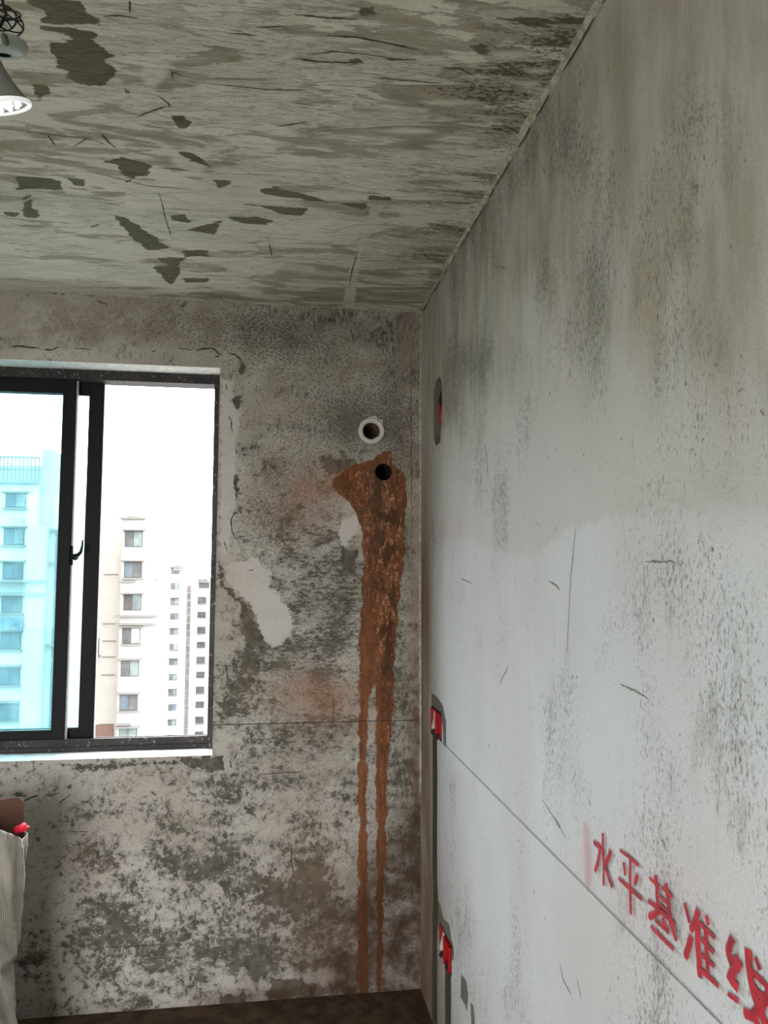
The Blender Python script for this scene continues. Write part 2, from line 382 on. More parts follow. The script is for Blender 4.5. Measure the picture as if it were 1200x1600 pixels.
def mat_ceil():
    t = NT('trowelled_putty_ceiling')
    s1 = t.mapped((.62, 3.0, 1), (0, 0, math.radians(-4)), None)
    s2 = t.mapped((.85, 2.7, 1), (0, 0, math.radians(-4)), None)
    wob = t.noise(3.6, 9, .60, s2, .9); wob2 = t.noise(13, 7, .66, t.mapped((.5, 2.9, 1)), .3); wob3 = t.noise(60, 6, .72, t.mapped((.4, 2.4, 1)))
    n = t.math('ADD', t.math('ADD', t.math('MULTIPLY', t.ramp(wob, .3, .7, smooth=False), .53), t.math('MULTIPLY', t.ramp(wob2, .3, .7, smooth=False), .34)), t.math('MULTIPLY', t.ramp(wob3, .3, .7, smooth=False), .13))
    d = t.attr('wear')
    e = t.math('ADD', n, t.math('MULTIPLY', t.math('SUBTRACT', d, .5), .55))
    m1 = t.math('ADD', t.ramp(e, .49, .54, 0, .5), t.ramp(e, .42, .72, 0, .45))
    grit = t.noise(85, 7, .76, t.mapped((.8, 1.5, 1)))
    g = t.attr('grit')
    e2 = t.math('ADD', t.math('ADD', grit, t.math('MULTIPLY', t.math('SUBTRACT', g, .5), .40)), t.math('MULTIPLY', t.math('SUBTRACT', n, .5), .35))
    m2 = t.ramp(e2, .55, .58)
    es = t.math('MULTIPLY', t.math('SUBTRACT', t.noise(34, 6, .65, t.mapped((.5, 1.6, 1))), .5), .045)
    bare = t.ramp(t.math('ADD', t.attr('bare'), es), -.0015, .0015, 1, 0)
    tape = t.ramp(t.math('ADD', t.attr('tape'), t.math('MULTIPLY', es, .5)), -.002, .008, 1, 0)
    put = t.mix(t.ramp(t.noise(3, 5, .6), .35, .65), lin((182, 177, 163)), lin((196, 191, 177)))
    mor = t.mix(t.ramp(t.noise(12, 5, .6, s1), .35, .65), lin((128, 121, 104)), lin((146, 138, 121)))
    col = t.mix(t.math('MULTIPLY', m1, t.math('SUBTRACT', 1, t.math('MULTIPLY', tape, .8))), put, mor)
    col = t.mix(t.math('MULTIPLY', m2, t.math('MULTIPLY', t.math('SUBTRACT', 1, tape), .85)), col, lin((66, 64, 52)))
    sm = t.noise(2.9, 6, .52, t.mapped((.8, 3.1, 1), (0, 0, math.radians(-3)), None, (3, 1, 0)), .45)
    sk_ = t.math('MULTIPLY', t.ramp(sm, .512, .545), t.ramp(wob3, .72, .52, .35, 1))
    col = t.mix(t.math('MULTIPLY', sk_, t.math('SUBTRACT', .85, t.math('MULTIPLY', g, .6))), col, lin((192, 189, 175)))
    edge = t.ramp(t.math('ABSOLUTE', t.math('SUBTRACT', sm, .513)), .0, .004, 1, 0)  # thin shade lines painted along the smear edges
    edge = t.math('MULTIPLY', edge, t.ramp(t.noise(9, 4), .48, .56))
    col = t.mix(t.math('MULTIPLY', edge, .4), col, lin((88, 84, 68)))
    lobe = t.ramp(t.math('ADD', t.attr('lobe'), t.math('MULTIPLY', es, .5)), -.012, .006, .8, 0)
    col = t.mix(lobe, col, lin((198, 195, 180)))
    flat = t.mix(t.noise(8, 4), lin((92, 90, 72)), lin((104, 101, 83)))
    col = t.mix(bare, col, flat)
    spk = t.ramp(t.math('ADD', t.voro(17, t.mapped((.6, 1.4, 1))), t.math('MULTIPLY', t.noise(50, 5), .3)), .16, .20, 1, 0)
    col = t.mix(t.math('MULTIPLY', spk, .6), col, lin((64, 62, 50)))
    fine = t.noise(280, 3, .6)
    col = t.mix(.2, col, t.mix(t.ramp(fine, .3, .7), (.3,.3,.3,1), (.7,.7,.7,1)), 'OVERLAY')
    rid = t.math('ABSOLUTE', t.math('SUBTRACT', t.noise(3.2, 7, .6, s2, 1.0), .5))
    h = t.math('ADD', t.math('SUBTRACT', t.math('SUBTRACT', t.math('MULTIPLY', t.math('POWER', rid, .5), .8), t.math('MULTIPLY', m1, .6)), bare), t.math('MULTIPLY', sk_, .9))
    b = t.bump(h, .8, .006)
    return t.surf(col, .88, b, .15)

MB_BACK, MB_RIGHT, MB_CEIL = mat_back(), mat_right(), mat_ceil()
def mat_plain(name, a, b, sc=12):
    t = NT(name); n = t.noise(sc, 9, .72, None, .3)
    col = t.mix(t.ramp(n, .42, .58), lin(a), lin(b))
    return t.surf(col, .9, t.bump(n, .5, .004), .15)
M_PLAIN = mat_plain('plain_putty', (200, 197, 186), (176, 172, 160))
def mat_floor():
    t = NT('dusty_concrete'); n = t.noise(7, 9, .72, None, .3)
    col = t.mix(t.ramp(n, .40, .60), lin((182, 176, 164)), lin((158, 151, 139)))
    wet = t.math('MULTIPLY', t.attr('wet'), t.ramp(t.noise(5, 6, .6), .1, .4), clamp=True)
    col = t.mix(wet, col, t.mix(t.ramp(t.noise(14, 5), .35, .65), lin((62, 47, 36)), lin((86, 70, 56))))
    return t.surf(col, .85, t.bump(n, .5, .004), .2)
M_FLOOR = mat_floor()
M_BEAD = mat_plain('smeared_putty', (176, 171, 156), (140, 135, 119), 40)
M_REVEAL = mat_plain('white_reveal_putty', (206, 204, 200), (188, 186, 182), 30)
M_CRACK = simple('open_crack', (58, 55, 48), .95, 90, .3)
M_CRACKSOFT = simple('shallow_crack', (118, 114, 106), .95, 90, .3)
M_LINE = simple('ink_line', (112, 114, 114), .9, 200, .4)
M_FRAME = simple('black_window_aluminium', (14, 12, 13), .55, 90, .25, .05, .15)
def mat_dusty():
    t = NT('dusty_black_aluminium')
    n = t.noise(70, 7, .75); base = t.noise(5, 5, .6)
    col = t.mix(t.ramp(n, .60, .66), t.mix(t.ramp(base, .35, .65), lin((30, 26, 26)), lin((52, 46, 45))), lin((170, 168, 165)))
    return t.surf(col, .55, t.bump(n, .2, .001), .25)
M_DUSTY = mat_dusty()
M_GASKET = simple('grey_brush_seal', (150, 146, 152), .6, 120, .2)
M_RED = simple('red_junction_plastic', (146, 12, 20), .38, 60, .12, .05, .5)
M_PVC = simple('white_pvc', (190, 182, 174), .5, 60, .06, .1, .4)
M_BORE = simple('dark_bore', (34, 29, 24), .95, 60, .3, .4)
M_PALE = simple('pale_cover_plastic', (196, 180, 168), .6, 60, .1)
def mat_glass():
    t = NT('rain_spotted_tinted_glass')
    tr = t.n('ShaderNodeBsdfTransparent'); tr.inputs[0].default_value = (.74, .895, .925, 1)
    gl = t.n('ShaderNodeBsdfGlossy'); gl.inputs['Roughness'].default_value = .02; gl.inputs[0].default_value = (1,1,1,1)
    tl = t.n('ShaderNodeBsdfTranslucent'); tl.inputs[0].default_value = (.5, .62, .62, 1)
    spots = t.ramp(t.math('ADD', t.voro(48, t.mapped((1.5, 1, 1))), t.math('MULTIPLY', t.noise(30, 4), .5)), .27, .31, .16, 0)
    film = t.ramp(t.noise(5, 5, .6), .3, .8, .012, .04)
    f = t.math('MAXIMUM', spots, film)
    fr = t.n('ShaderNodeFresnel'); fr.inputs[0].default_value = 1.45
    a = t.n('ShaderNodeMixShader'); t.put(a.inputs[0], f); t.t.links.new(tr.outputs[0], a.inputs[1]); t.t.links.new(tl.outputs[0], a.inputs[2])
    b = t.n('ShaderNodeMixShader'); t.put(b.inputs[0], t.math('MULTIPLY', fr.outputs[0], .12)); t.t.links.new(a.outputs[0], b.inputs[1]); t.t.links.new(gl.outputs[0], b.inputs[2])
    t.t.links.new(b.outputs[0], t.out.inputs[0])
    return t.m
M_GLASS = mat_glass()

# ---------------------------------------------------------------- wear maps read off the photograph
C_PATCHES = [
 [(43,0),(127,0),(133,17),(155,30),(157,40),(110,38),(63,37),(70,27),(65,13),(48,8)],
 [(62,40),(110,42),(148,48),(150,55),(145,62),(163,75),(175,90),(165,98),(172,102),(180,113),(178,125),(160,135),(135,136),(117,128),(101,123),(107,115),(92,110),(90,97),(82,82),(75,67),(100,66),(120,64),(105,55),(80,50),(62,46)],
 [(165,252),(190,245),(215,250),(238,259),(230,275),(205,278),(187,270),(182,258)],
 [(278,237),(300,240),(318,252),(330,262),(310,254),(288,247)],
 [(335,283),(350,282),(361,285),(358,292),(340,293)],
 [(25,276),(70,278),(95,284),(97,296),(25,297),(30,288)],
 [(100,277),(130,280),(133,295),(118,290)],
 [(179,338),(195,342),(230,362),(266,388),(262,390),(232,391),(205,370),(190,352)],
 [(265,338),(290,334),(298,345),(295,350),(268,345)],
 [(295,360),(325,350),(345,347),(340,358),(338,368),(300,362)],
 [(286,392),(325,391),(327,401),(290,402)],
 [(245,403),(290,404),(280,410),(283,425),(275,440),(266,445),(245,425),(238,415),(262,415)],
 [(283,434),(325,436),(322,441),(288,442)],
 [(405,296),(430,293),(470,303),(515,318),(470,312),(415,305)],
 [(380,320),(440,322),(482,325),(470,339),(440,334),(405,323)],
 [(356,341),(400,340),(425,346),(415,351),(375,347)],
 [(535,318),(575,316),(570,327),(545,322)],
 [(575,306),(613,308),(610,314),(580,312)],
 [(775,30),(930,30),(925,42),(900,38),(860,42),(800,38)],
 [(562,14),(585,12),(585,26),(565,24)],
 [(728,68),(745,70),(762,72),(762,88),(748,84)],
 [(266,180),(285,183),(298,190),(295,202),(280,200)],
 [(37,315),(50,314),(48,325),(60,332),(57,341),(38,340)],
 [(6,332),(30,333),(28,339),(10,338)],
 [(195,140),(200,142),(206,152),(200,153)],
 [(545,95),(560,92),(566,98),(555,103)],
 [(55,134),(75,132),(82,150),(60,155),(50,146)],
]
C_WEAR = [(300,260,700,400,-.04),(560,50,160,22,.04),(700,140,130,30,.10),(820,100,70,60,.10),(760,250,70,80,.14),(640,200,90,40,.06),(620,400,90,60,.16),
          (700,360,60,80,.10),(520,220,140,50,.14),(470,150,150,40,.14),(340,60,90,20,.16),(360,90,60,20,.20),(450,430,110,40,.14),(330,430,60,30,.02),
          (120,400,170,70,-.16),(150,200,120,60,-.10),(60,220,60,20,.14),(90,250,120,22,.12),(230,130,60,40,-.12),(420,260,80,25,-.12),
          (520,340,90,30,-.10),(300,310,90,30,-.14),(330,160,90,40,.10),(700,20,180,12,.10),(430,20,100,20,-.18),(560,255,60,14,-.22),(640,470,120,14,.1)]
C_GRIT = [(790,220,90,140,.56),(670,390,100,90,.52),(880,60,60,60,.50),(700,120,140,40,.14),(560,60,150,50,.04),(450,420,140,50,.10),(480,470,200,12,.2)]
TAPE = [(583,322),(597,322),(562,400),(552,480),(536,480),(548,420)]
C_LOBE = [(350,160,34,9),(365,188,22,7),(372,205,20,6),(340,230,26,8),(630,248,26,13),(520,32,36,16),(300,250,30,20),(395,165,30,5),(405,225,50,9),(520,120,90,7),(560,215,70,5),
          (440,150,40,6),(470,60,40,7),(620,170,60,6),(690,95,40,7),(540,62,60,6),(450,255,50,8),(480,185,50,5),(640,205,50,5),(700,160,50,5),(800,85,40,7),(840,110,24,6),(820,130,30,5),
          (445,205,20,8),(410,108,40,6),(300,205,30,8),(330,140,30,9),(600,280,60,4),(700,280,40,4),(660,130,50,4),(760,120,40,4),(230,170,40,14),(240,105,24,30),(180,190,60,8),
          (780,185,40,4),(700,230,40,4),(680,310,40,3),(650,345,40,3),(470,385,60,5),(400,420,40,10),(620,440,50,4),(480,445,50,4),(90,430,60,8),(200,440,40,8)]
def ell(cx, cy, rx, ry):
    return [(cx+rx*math.cos(a)*(1+.18*math.sin(3*a+cx)), cy+.035*rx*math.cos(a)+ry*math.sin(a)*(1+.2*math.sin(2*a+cy))) for a in np.linspace(0, 2*math.pi, 15)[:-1]]
B_BARE = [
 [(500,716),(515,712),(525,722),(545,716),(548,728),(520,742),(512,736)],
 [(343,880),(350,890),(350,915),(362,920),(372,935),(358,930),(344,912)],
 [(378,940),(392,955),(398,975),(408,990),(412,1012),(392,1015),(380,990),(376,965)],
 [(535,855),(558,862),(556,900),(540,892),(534,878)],
 [(362,622),(377,618),(379,628),(369,641)],
 [(373,567),(384,566),(386,580),(380,590),(374,582)],
 [(366,744),(374,738),(370,760),(373,784),(368,780)],
 [(362,800),(375,790),(376,798),(366,803)],
 [(283,1185),(345,1182),(350,1200),(330,1210),(310,1198),(285,1196)],
 [(100,1196),(280,1190),(180,1200),(110,1204)],
 [(163,1420),(185,1425),(192,1440),(180,1458),(168,1452)],
 [(384,1260),(394,1262),(395,1272),(388,1272)],
 [(345,1380),(352,1372),(364,1382),(362,1402),(350,1400)],
 [(415,1372),(440,1378),(445,1410),(424,1412)],
 [(335,1556),(380,1553),(384,1570),(345,1572)],
 [(420,1530),(475,1530),(478,1560),(422,1560)],
 [(215,1558),(232,1556),(232,1572),(214,1572)],
 [(265,1330),(272,1334),(268,1350),(262,1348)],
 [(455,1505),(560,1490),(560,1502),(470,1518)],
]
B_PATCH = [
 [(348,884),(372,878),(402,870),(412,885),(422,895),(424,920),(436,930),(446,945),(458,965),(455,990),(440,1005),(426,1012),(415,1002),(402,985),(400,962),(388,944),(372,925),(356,912)],
 [(345,590),(362,600),(372,650),(366,740),(370,790),(358,840),(352,870),(345,870)],
 [(535,812),(556,808),(560,822),(548,840),(538,860),(530,840)],
]
B_RUST = [
 [(580,716),(598,707),(612,708),(613,720),(625,735),(633,752),(635,800),(632,850),(628,900),(621,950),(618,1010),(615,1077),(612,1150),(606,1217),(603,1283),(602,1322),(600,1350),(597,1500),(597,1562),
  (590,1562),(589,1450),(588,1300),(588,1150),(588,1112),(586,1068),(576,1090),(573,1150),(573,1300),(576,1440),(574,1562),(560,1562),(560,1350),(560,1150),(561,1050),(563,950),(567,900),(567,835),(558,800),(545,785),(530,770),(520,758),(520,747),(538,738),(555,725)],
]
B_WEAR = [(460,900,70,50,.14),(530,960,50,80,.14),(400,1000,40,60,.30),(520,880,40,60,.1),(470,1040,60,20,.18),(370,1080,30,70,.26),(340,1000,14,60,-.2),
          (430,830,60,40,.22),(610,1000,30,150,.22),(640,1250,24,120,.24),(500,1140,60,24,.18),(430,1170,60,60,.10),(400,1230,80,20,.10),
          (180,1450,60,60,.40),(130,1340,40,30,.20),(260,1350,40,24,.24),(340,1350,50,26,.36),(240,1300,200,60,.04),(430,1400,60,50,.38),(500,1420,50,60,.30),
          (330,1480,120,40,.22),(480,1340,40,60,.24),(420,1500,80,30,.26),(330,1250,30,40,.12),(60,1500,40,12,.34),(170,1530,60,16,.20),
          (150,1240,120,30,-.14),(80,1300,70,50,-.16),(60,1420,60,60,-.22),(100,1560,90,20,-.1),(300,1270,100,20,-.04),(500,600,160,70,-.22),(200,500,220,40,-.30),(330,550,60,30,-.2),
          (550,740,30,30,.2),(350,800,14,90,-.10),(520,1000,30,100,.14),(560,500,80,30,.10),(620,560,30,70,.05),(360,1150,40,40,-.05),(300,1520,160,30,.02)]
B_GRIT = [(500,620,150,120,.24),(200,510,230,40,.22),(430,520,120,40,.28),(560,660,60,40,.35),(430,800,80,80,.35),(620,900,26,400,.34),(500,960,90,120,.2),(520,1250,80,100,.2),(430,1080,80,80,.2),(100,1500,200,90,-.05)]
B_THIN = [(480,560,170,80,.75),(180,505,260,44,.95),(560,680,70,60,.6),(640,800,26,500,.7),(430,740,70,70,.35),(520,1180,80,60,.45),(460,1240,80,50,.35),(200,555,200,12,-.7),(355,700,16,140,-.5),(600,500,100,30,.4),(300,960,50,200,.25)]
B_WASH = [(490,1085,70,38,.75),(500,760,50,36,.75),(470,800,60,50,.35),(540,1110,60,30,.4),(360,950,30,60,.22),(500,1360,60,80,.30),(120,1350,60,40,.10),(650,1050,10,400,.5),(530,1500,60,60,.5)]
B_DIRT_SHADE = [(590,1490,34,80,.8),(560,1558,120,14,1.6),(590,1500,110,90,.22),(620,1400,60,120,.3),(560,1562,130,26,.95),(640,1440,70,150,.95),(600,1500,60,60,.75),(520,1500,60,24,.55),(530,1430,60,50,.35),(430,1560,160,12,.5),(652,1250,12,300,.6),(480,1400,100,80,.22),(200,1580,220,12,.35),(615,760,40,50,.0)]
R_BARE = [
 [(674,1083),(684,1090),(692,1104),(697,1128),(697,1166),(693,1165),(691,1130),(688,1118),(674,1108)],
 [(676,1392),(686,1410),(691,1432),(700,1440),(703,1462),(708,1480),(708,1500),(704,1500),(697,1470),(686,1455),(676,1420)],
 [(720,1520),(728,1532),(731,1555),(729,1578),(724,1565),(719,1557)],
 [(735,1565),(739,1570),(742,1600),(737,1620)],
]
R_SLOT_W = [
 [(-.222, -.1), (-.222, .99), (-.287, .99), (-.287, -.1)],
 [(-.418, -.1), (-.418, .31), (-.490, .31), (-.490, -.1)],
 [(-.255, 2.055), (-.255, 2.215), (-.285, 2.245), (-.350, 2.245), (-.385, 2.215), (-.385, 2.12), (-.355, 2.02), (-.285, 2.02)],
]
R_WEAR = [(750,340,30,70,.30),(850,200,40,70,.26),(800,280,30,60,.25),(900,100,40,60,.15),(760,420,80,60,.16),(1060,330,60,120,.08),(980,420,60,120,.08),(740,560,40,40,.34),(860,440,80,80,.10),(700,640,30,60,.3),(800,560,60,70,.14),
          (1030,920,50,80,.14),(1120,1180,60,100,.28),(1160,1300,40,60,.2),(800,900,60,100,.05),(1100,650,100,120,.06),(980,1050,60,80,.06),(760,1300,80,120,-.10),(720,1000,30,160,-.10),
          (900,240,60,60,.12),(1150,250,40,100,.2),(830,1480,60,80,-.02)]
R_THIN = [(720,420,90,140,.95),(850,250,160,180,.9),(1050,200,260,200,.85),(980,480,160,140,.62),(1200,500,200,200,.55),(700,600,50,120,.8),(800,600,90,60,.35),(1150,760,120,60,.30),(672,800,12,200,.5),(680,300,60,250,.6),(1100,20,300,120,.5)]
R_DIRT_SHADE = [(664,1250,14,420,1.0),(662,900,10,160,.6),(672,1500,24,140,.75),(690,1620,30,60,.4)]
R_PINK = [(1040,1420,200,120,.25),(716,1380,30,60,.12),(700,830,22,30,.3)]

def fld(S, lst, base, nz=0.0, seed=1, sc=(2, 2), lo=0, hi=1):
    def f(u, v):
        a = S.blobs(u, v, lst)+base
        if nz: a = a+nz*(vnoise(u*sc[0]+7, v*sc[1]+11, seed, 4)-.5)*2
        return np.clip(a, lo, hi)
    return f
def sdf_all(S, polys):
    def f(u, v):
        d = np.full(u.shape, 1.0)
        for p in polys: d = np.minimum(d, sdf_poly(u, v, S.poly(p)))
        return d
    return f

# ---------------------------------------------------------------- setting: back wall
G = .0055
H1 = BACK.uv(581, 675); H2 = BACK.uv(599, 738)
R1, R2 = 9*G, 6*G
us = axis_lines(-3.3, 0, G, (WX0, WX1)); vs = axis_lines(0, RH, G, (WZ0, WZ1))
def dback(u, v):
    d = .004*(vnoise(u*3+5, v*3+5, 3, 5, .55)-.5)
    d = d+.0016*(vnoise(u*26+5, v*26, 4, 3)-.5)
    near = (u > WX0-.006) & (u < WX1+.006) & (v > WZ0-.006) & (v < WZ1+.006)
    corner = (u > -.01) | (v < .006) | (v > RH-.006)
    return np.where(near | corner, 0, d)
def grain(u, v):
    g = .5+.5*BACK.blobs(u, v, [(500,950,110,130,1.3),(480,1160,120,60,.6),(430,1510,200,30,.5)])-.5*BACK.blobs(u, v, [(450,560,260,110,1.3),(200,500,300,60,1),(640,900,24,400,1),(450,1330,150,60,.5)])
    return np.clip(g, 0, 1)
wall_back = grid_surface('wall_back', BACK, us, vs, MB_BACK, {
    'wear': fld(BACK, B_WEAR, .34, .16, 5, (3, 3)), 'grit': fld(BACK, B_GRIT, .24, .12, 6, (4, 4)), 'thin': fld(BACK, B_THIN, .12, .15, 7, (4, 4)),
    'wash': fld(BACK, B_WASH, .0), 'dirt_shade': fld(BACK, B_DIRT_SHADE, .0), 'grain': grain,
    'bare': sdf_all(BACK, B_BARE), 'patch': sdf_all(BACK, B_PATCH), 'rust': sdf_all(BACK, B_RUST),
    'fleck': fld(BACK, [(600,830,44,120,1.0),(605,1000,16,160,1.0),(560,750,40,30,.5)], 0),
    }, dback, lambda u, v: (u > WX0) & (u < WX1) & (v > WZ0) & (v < WZ1),
    ((H1[0], H1[1], R1), (H2[0], H2[1], R2)))
tag(wall_back, kind='structure')
HC1 = (us[np.argmin(abs(us-H1[0]))], vs[np.argmin(abs(vs-H1[1]))]); HC2 = (us[np.argmin(abs(us-H2[0]))], vs[np.argmin(abs(vs-H2[1]))])
T = .24
# outside skin of the wall with its opening
for a, b in (((-3.5, 0), (WX0, RH+.2)), ((WX1, 0), (.2, RH+.2)), ((WX0, 0), (WX1, WZ0)), ((WX0, WZ1), (WX1, RH+.2))):
    MB().box((a[0], T-.004, a[1]-.0), (b[0], T, b[1])).build('outer_face', M_PLAIN, wall_back)
# reveals: wavy hand-finished putty
def reveal(name, p0, p1, depth_axis_pts, n):
    pass
def reveal_strip(name, a, b, nrm):
    "strip from the room face back to the outer face, slightly uneven at its room edge"
    L = 90; D = 8; v = []; f = []
    a = np.array(a); b = np.array(b); nrm = np.array(nrm)
    for i in range(L+1):
        for j in range(D+1):
            p = a+(b-a)*i/L; w = .0015*(vnoise(np.array([i*.23]), np.array([j*.9]), 9, 3)[0]-.5)*2
            if j == 0 or i in (0, L): w = 0
            v.append(p+np.array([0, T*j/D, 0])+nrm*w)
    for i in range(L):
        for j in range(D):
            k = i*(D+1)+j; f.append((k, k+1, k+D+2, k+D+1))
    return link_mesh(name, v, f, M_REVEAL, wall_back, True)
reveal_strip('window_soffit', (WX0, 0, WZ1), (WX1, 0, WZ1), (0, 0, -1))
reveal_strip('window_ledge', (WX1, 0, WZ0), (WX0, 0, WZ0), (0, 0, 1))
reveal_strip('window_reveal', (WX1, 0, WZ1), (WX1, 0, WZ0), (-1, 0, 0))
reveal_strip('window_reveal', (WX0, 0, WZ0), (WX0, 0, WZ1), (1, 0, 0))

# ---------------------------------------------------------------- setting: right wall
def slotmask(u, v):
    d = np.full(u.shape, 1.0)
    for p in R_SLOT_W: d = np.minimum(d, sdf_poly(u, v, p))
    b1 = sdf_poly(u, v, [(-.205, .995), (-.365, .995), (-.365, 1.08), (-.205, 1.08)])
    b2 = sdf_poly(u, v, [(-.33, .30), (-.50, .30), (-.50, .385), (-.33, .385)])
    return d, np.minimum(b1, b2)
def dright(u, v):
    d = .005*(vnoise(u*2.2+5, v*1.6+5, 13, 5, .55)-.5)+.001*(vnoise(u*24+5, v*14, 14, 3)-.5)
    d = np.where((u > -.01) | (v < .006) | (v > RH-.006), 0, d)
    s, b = slotmask(u, v)
    d = np.where(s < -.001, -.036+.003*(vnoise(u*12, v*12, 15, 3)-.5), d)
    return np.where(b < 0, -.052, d)
def coat(u, v):
    P = sorted([tuple(RIGHT.uv(*q)) for q in [(684,850),(705,845),(725,843),(745,850),(770,862),(800,868),(830,872),(850,862),(865,845),(900,826),(940,815),(1000,806),(1080,802),(1130,798),(1200,803)]])
    P = [(-4.7, P[0][1])]+P+[(.01, P[-1][1])]
    return v-np.interp(u, [p[0] for p in P], [p[1] for p in P])
us2 = np.concatenate([axis_lines(-4.6, -2.4, .03)[:-1], axis_lines(-2.4, 0, .0055)]); vs2 = axis_lines(0, RH, .006)
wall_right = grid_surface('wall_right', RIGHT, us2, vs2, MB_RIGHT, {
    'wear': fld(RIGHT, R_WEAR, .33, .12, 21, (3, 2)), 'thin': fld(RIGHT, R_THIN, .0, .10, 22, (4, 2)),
    'dirt_shade': fld(RIGHT, R_DIRT_SHADE, 0), 'pink': fld(RIGHT, R_PINK, 0), 'bare': sdf_all(RIGHT, R_BARE), 'coat': coat,
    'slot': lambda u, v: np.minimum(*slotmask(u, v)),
    }, dright, warp=lambda u, v: .014*(vnoise(v*5+3, v*0+2.5, 91, 5, .6)-.5)*np.clip(-u/.15, 0, 1)*np.clip((.9+u)/.2, 0, 1)*np.clip(abs(v-1.04)/.12, 0, 1)
        - .014*np.exp(-((v-.43)/.05)**2)*np.clip(-u/.15, 0, 1)*np.clip((.9+u)/.2, 0, 1))
tag(wall_right, kind='structure')

# ---------------------------------------------------------------- setting: ceiling, floor, unseen walls
def dceil(u, v):
    r = abs(vnoise(u*2.2+5, v*11+5, 16, 4, .55)-.5)
    d = .006*(vnoise(u*2+5, v*3+5, 17, 4)-.5)+.010*(np.sqrt(r)-.4)*.6
    return np.where((u > -.008) | (v > -.008), 0, d)
us3 = np.concatenate([axis_lines(-3.3, -2.1, .03)[:-1], axis_lines(-2.1, 0, .006)])
vs3 = np.concatenate([axis_lines(-4.6, -2.1, .03)[:-1], axis_lines(-2.1, 0, .006)])
ceiling = grid_surface('ceiling', CEIL, us3, vs3, MB_CEIL, {
    'wear': fld(CEIL, C_WEAR, .50, .10, 31, (1.5, 5)), 'grit': fld(CEIL, C_GRIT, .06, .10, 32, (2, 4)),
    'bare': sdf_all(CEIL, C_PATCHES), 'tape': sdf_all(CEIL, [TAPE]), 'lobe': sdf_all(CEIL, [ell(*q) for q in C_LOBE]),
    }, dceil)
tag(ceiling, kind='structure')
def slab(name, a, b, mat, kind='structure'):
    o = MB().box(a, b).build(name, mat); tag(o, kind=kind); return o
fl = grid_surface('floor', Surface(2, 0.0, 0, 1, 1), np.linspace(RX0, 0, 180), np.linspace(RY0, 0, 240), M_FLOOR, {'wet': lambda u, v: np.clip(1.5*np.exp(-(v/.38)**4)*np.exp(-((u+.3)/1.3)**4), 0, 1)},
                  lambda u, v: np.where((u > -.02) | (v > -.02), 0, .006*(vnoise(u*3+20, v*3+20, 41, 5)-.5)))
tag(fl, kind='structure')
slab('wall_left', (RX0-.2, RY0, 0), (RX0, 0, RH), M_PLAIN)
mb = MB().box((RX0, RY0-.2, 0), (OX0, RY0, RH)).box((OX1, RY0-.2, 0), (0, RY0, RH)).box((OX0, RY0-.2, OZ1), (OX1, RY0, RH))  # wall pieces round the added light opening
tag(mb.build('wall_front', M_PLAIN), kind='structure')
# outer shells keep daylight out of the joints
mb = MB().box((RX0-.4, RY0-.4, RH+.06), (.3, T+.0, RH+.2)); mb.build('slab_above', M_PLAIN, ceiling)
MB().box((RX0-.4, RY0-.4, -.2), (.3, T, -.03)).build('slab_below', M_FLOOR, fl)
MB().box((.1, RY0-.4, 0), (.3, T, RH)).build('masonry_core', M_PLAIN, wall_right)

# trims: beads of putty squeezed into the corners
def bead(name, path, dir1, dir2, w1, w2, seed, mat=M_BEAD):
    "path points along the corner; dir1/dir2 point along the two faces away from it"
    v = []; f = []; n = len(path); d1 = np.array(dir1); d2 = np.array(dir2)
    for i, p in enumerate(path):
        k = i*.09; a = w1*(.45+1.1*vnoise(np.array([k+3.]), np.array([1.]), seed, 4)[0]); b = w2*(.45+1.1*vnoise(np.array([k+9.]), np.array([5.]), seed+1, 4)[0])
        if vnoise(np.array([k*2+3.]), np.array([8.]), seed+2, 2)[0] > .66: b *= .55
        p = np.array(p); v += [p+d1*a, p+d1*a*.92+d2*.004, p+d1*a*.4+d2*b*.55, p+d2*b*.95+d1*.004, p+d2*b]
    for i in range(n-1):
        for j in range(4):
            k = i*5+j; f.append((k, k+1, k+6, k+5))
    o = link_mesh(name, v, f, mat, None, False); tag(o, kind='structure'); return o
bead('trim_1', [(0, -y*.012, RH) for y in range(190)], (-1, 0, 0), (0, 0, -1), .012, .011, 51)
bead('trim_2', [(-x*.012, 0, RH) for x in range(180)], (0, -1, 0), (0, 0, -1), .008, .003, 54)
bead('trim_3', [(0, 0, z*.012) for z in range(60, 217)], (-1, 0, 0), (0, -1, 0), .005, .010, 57)

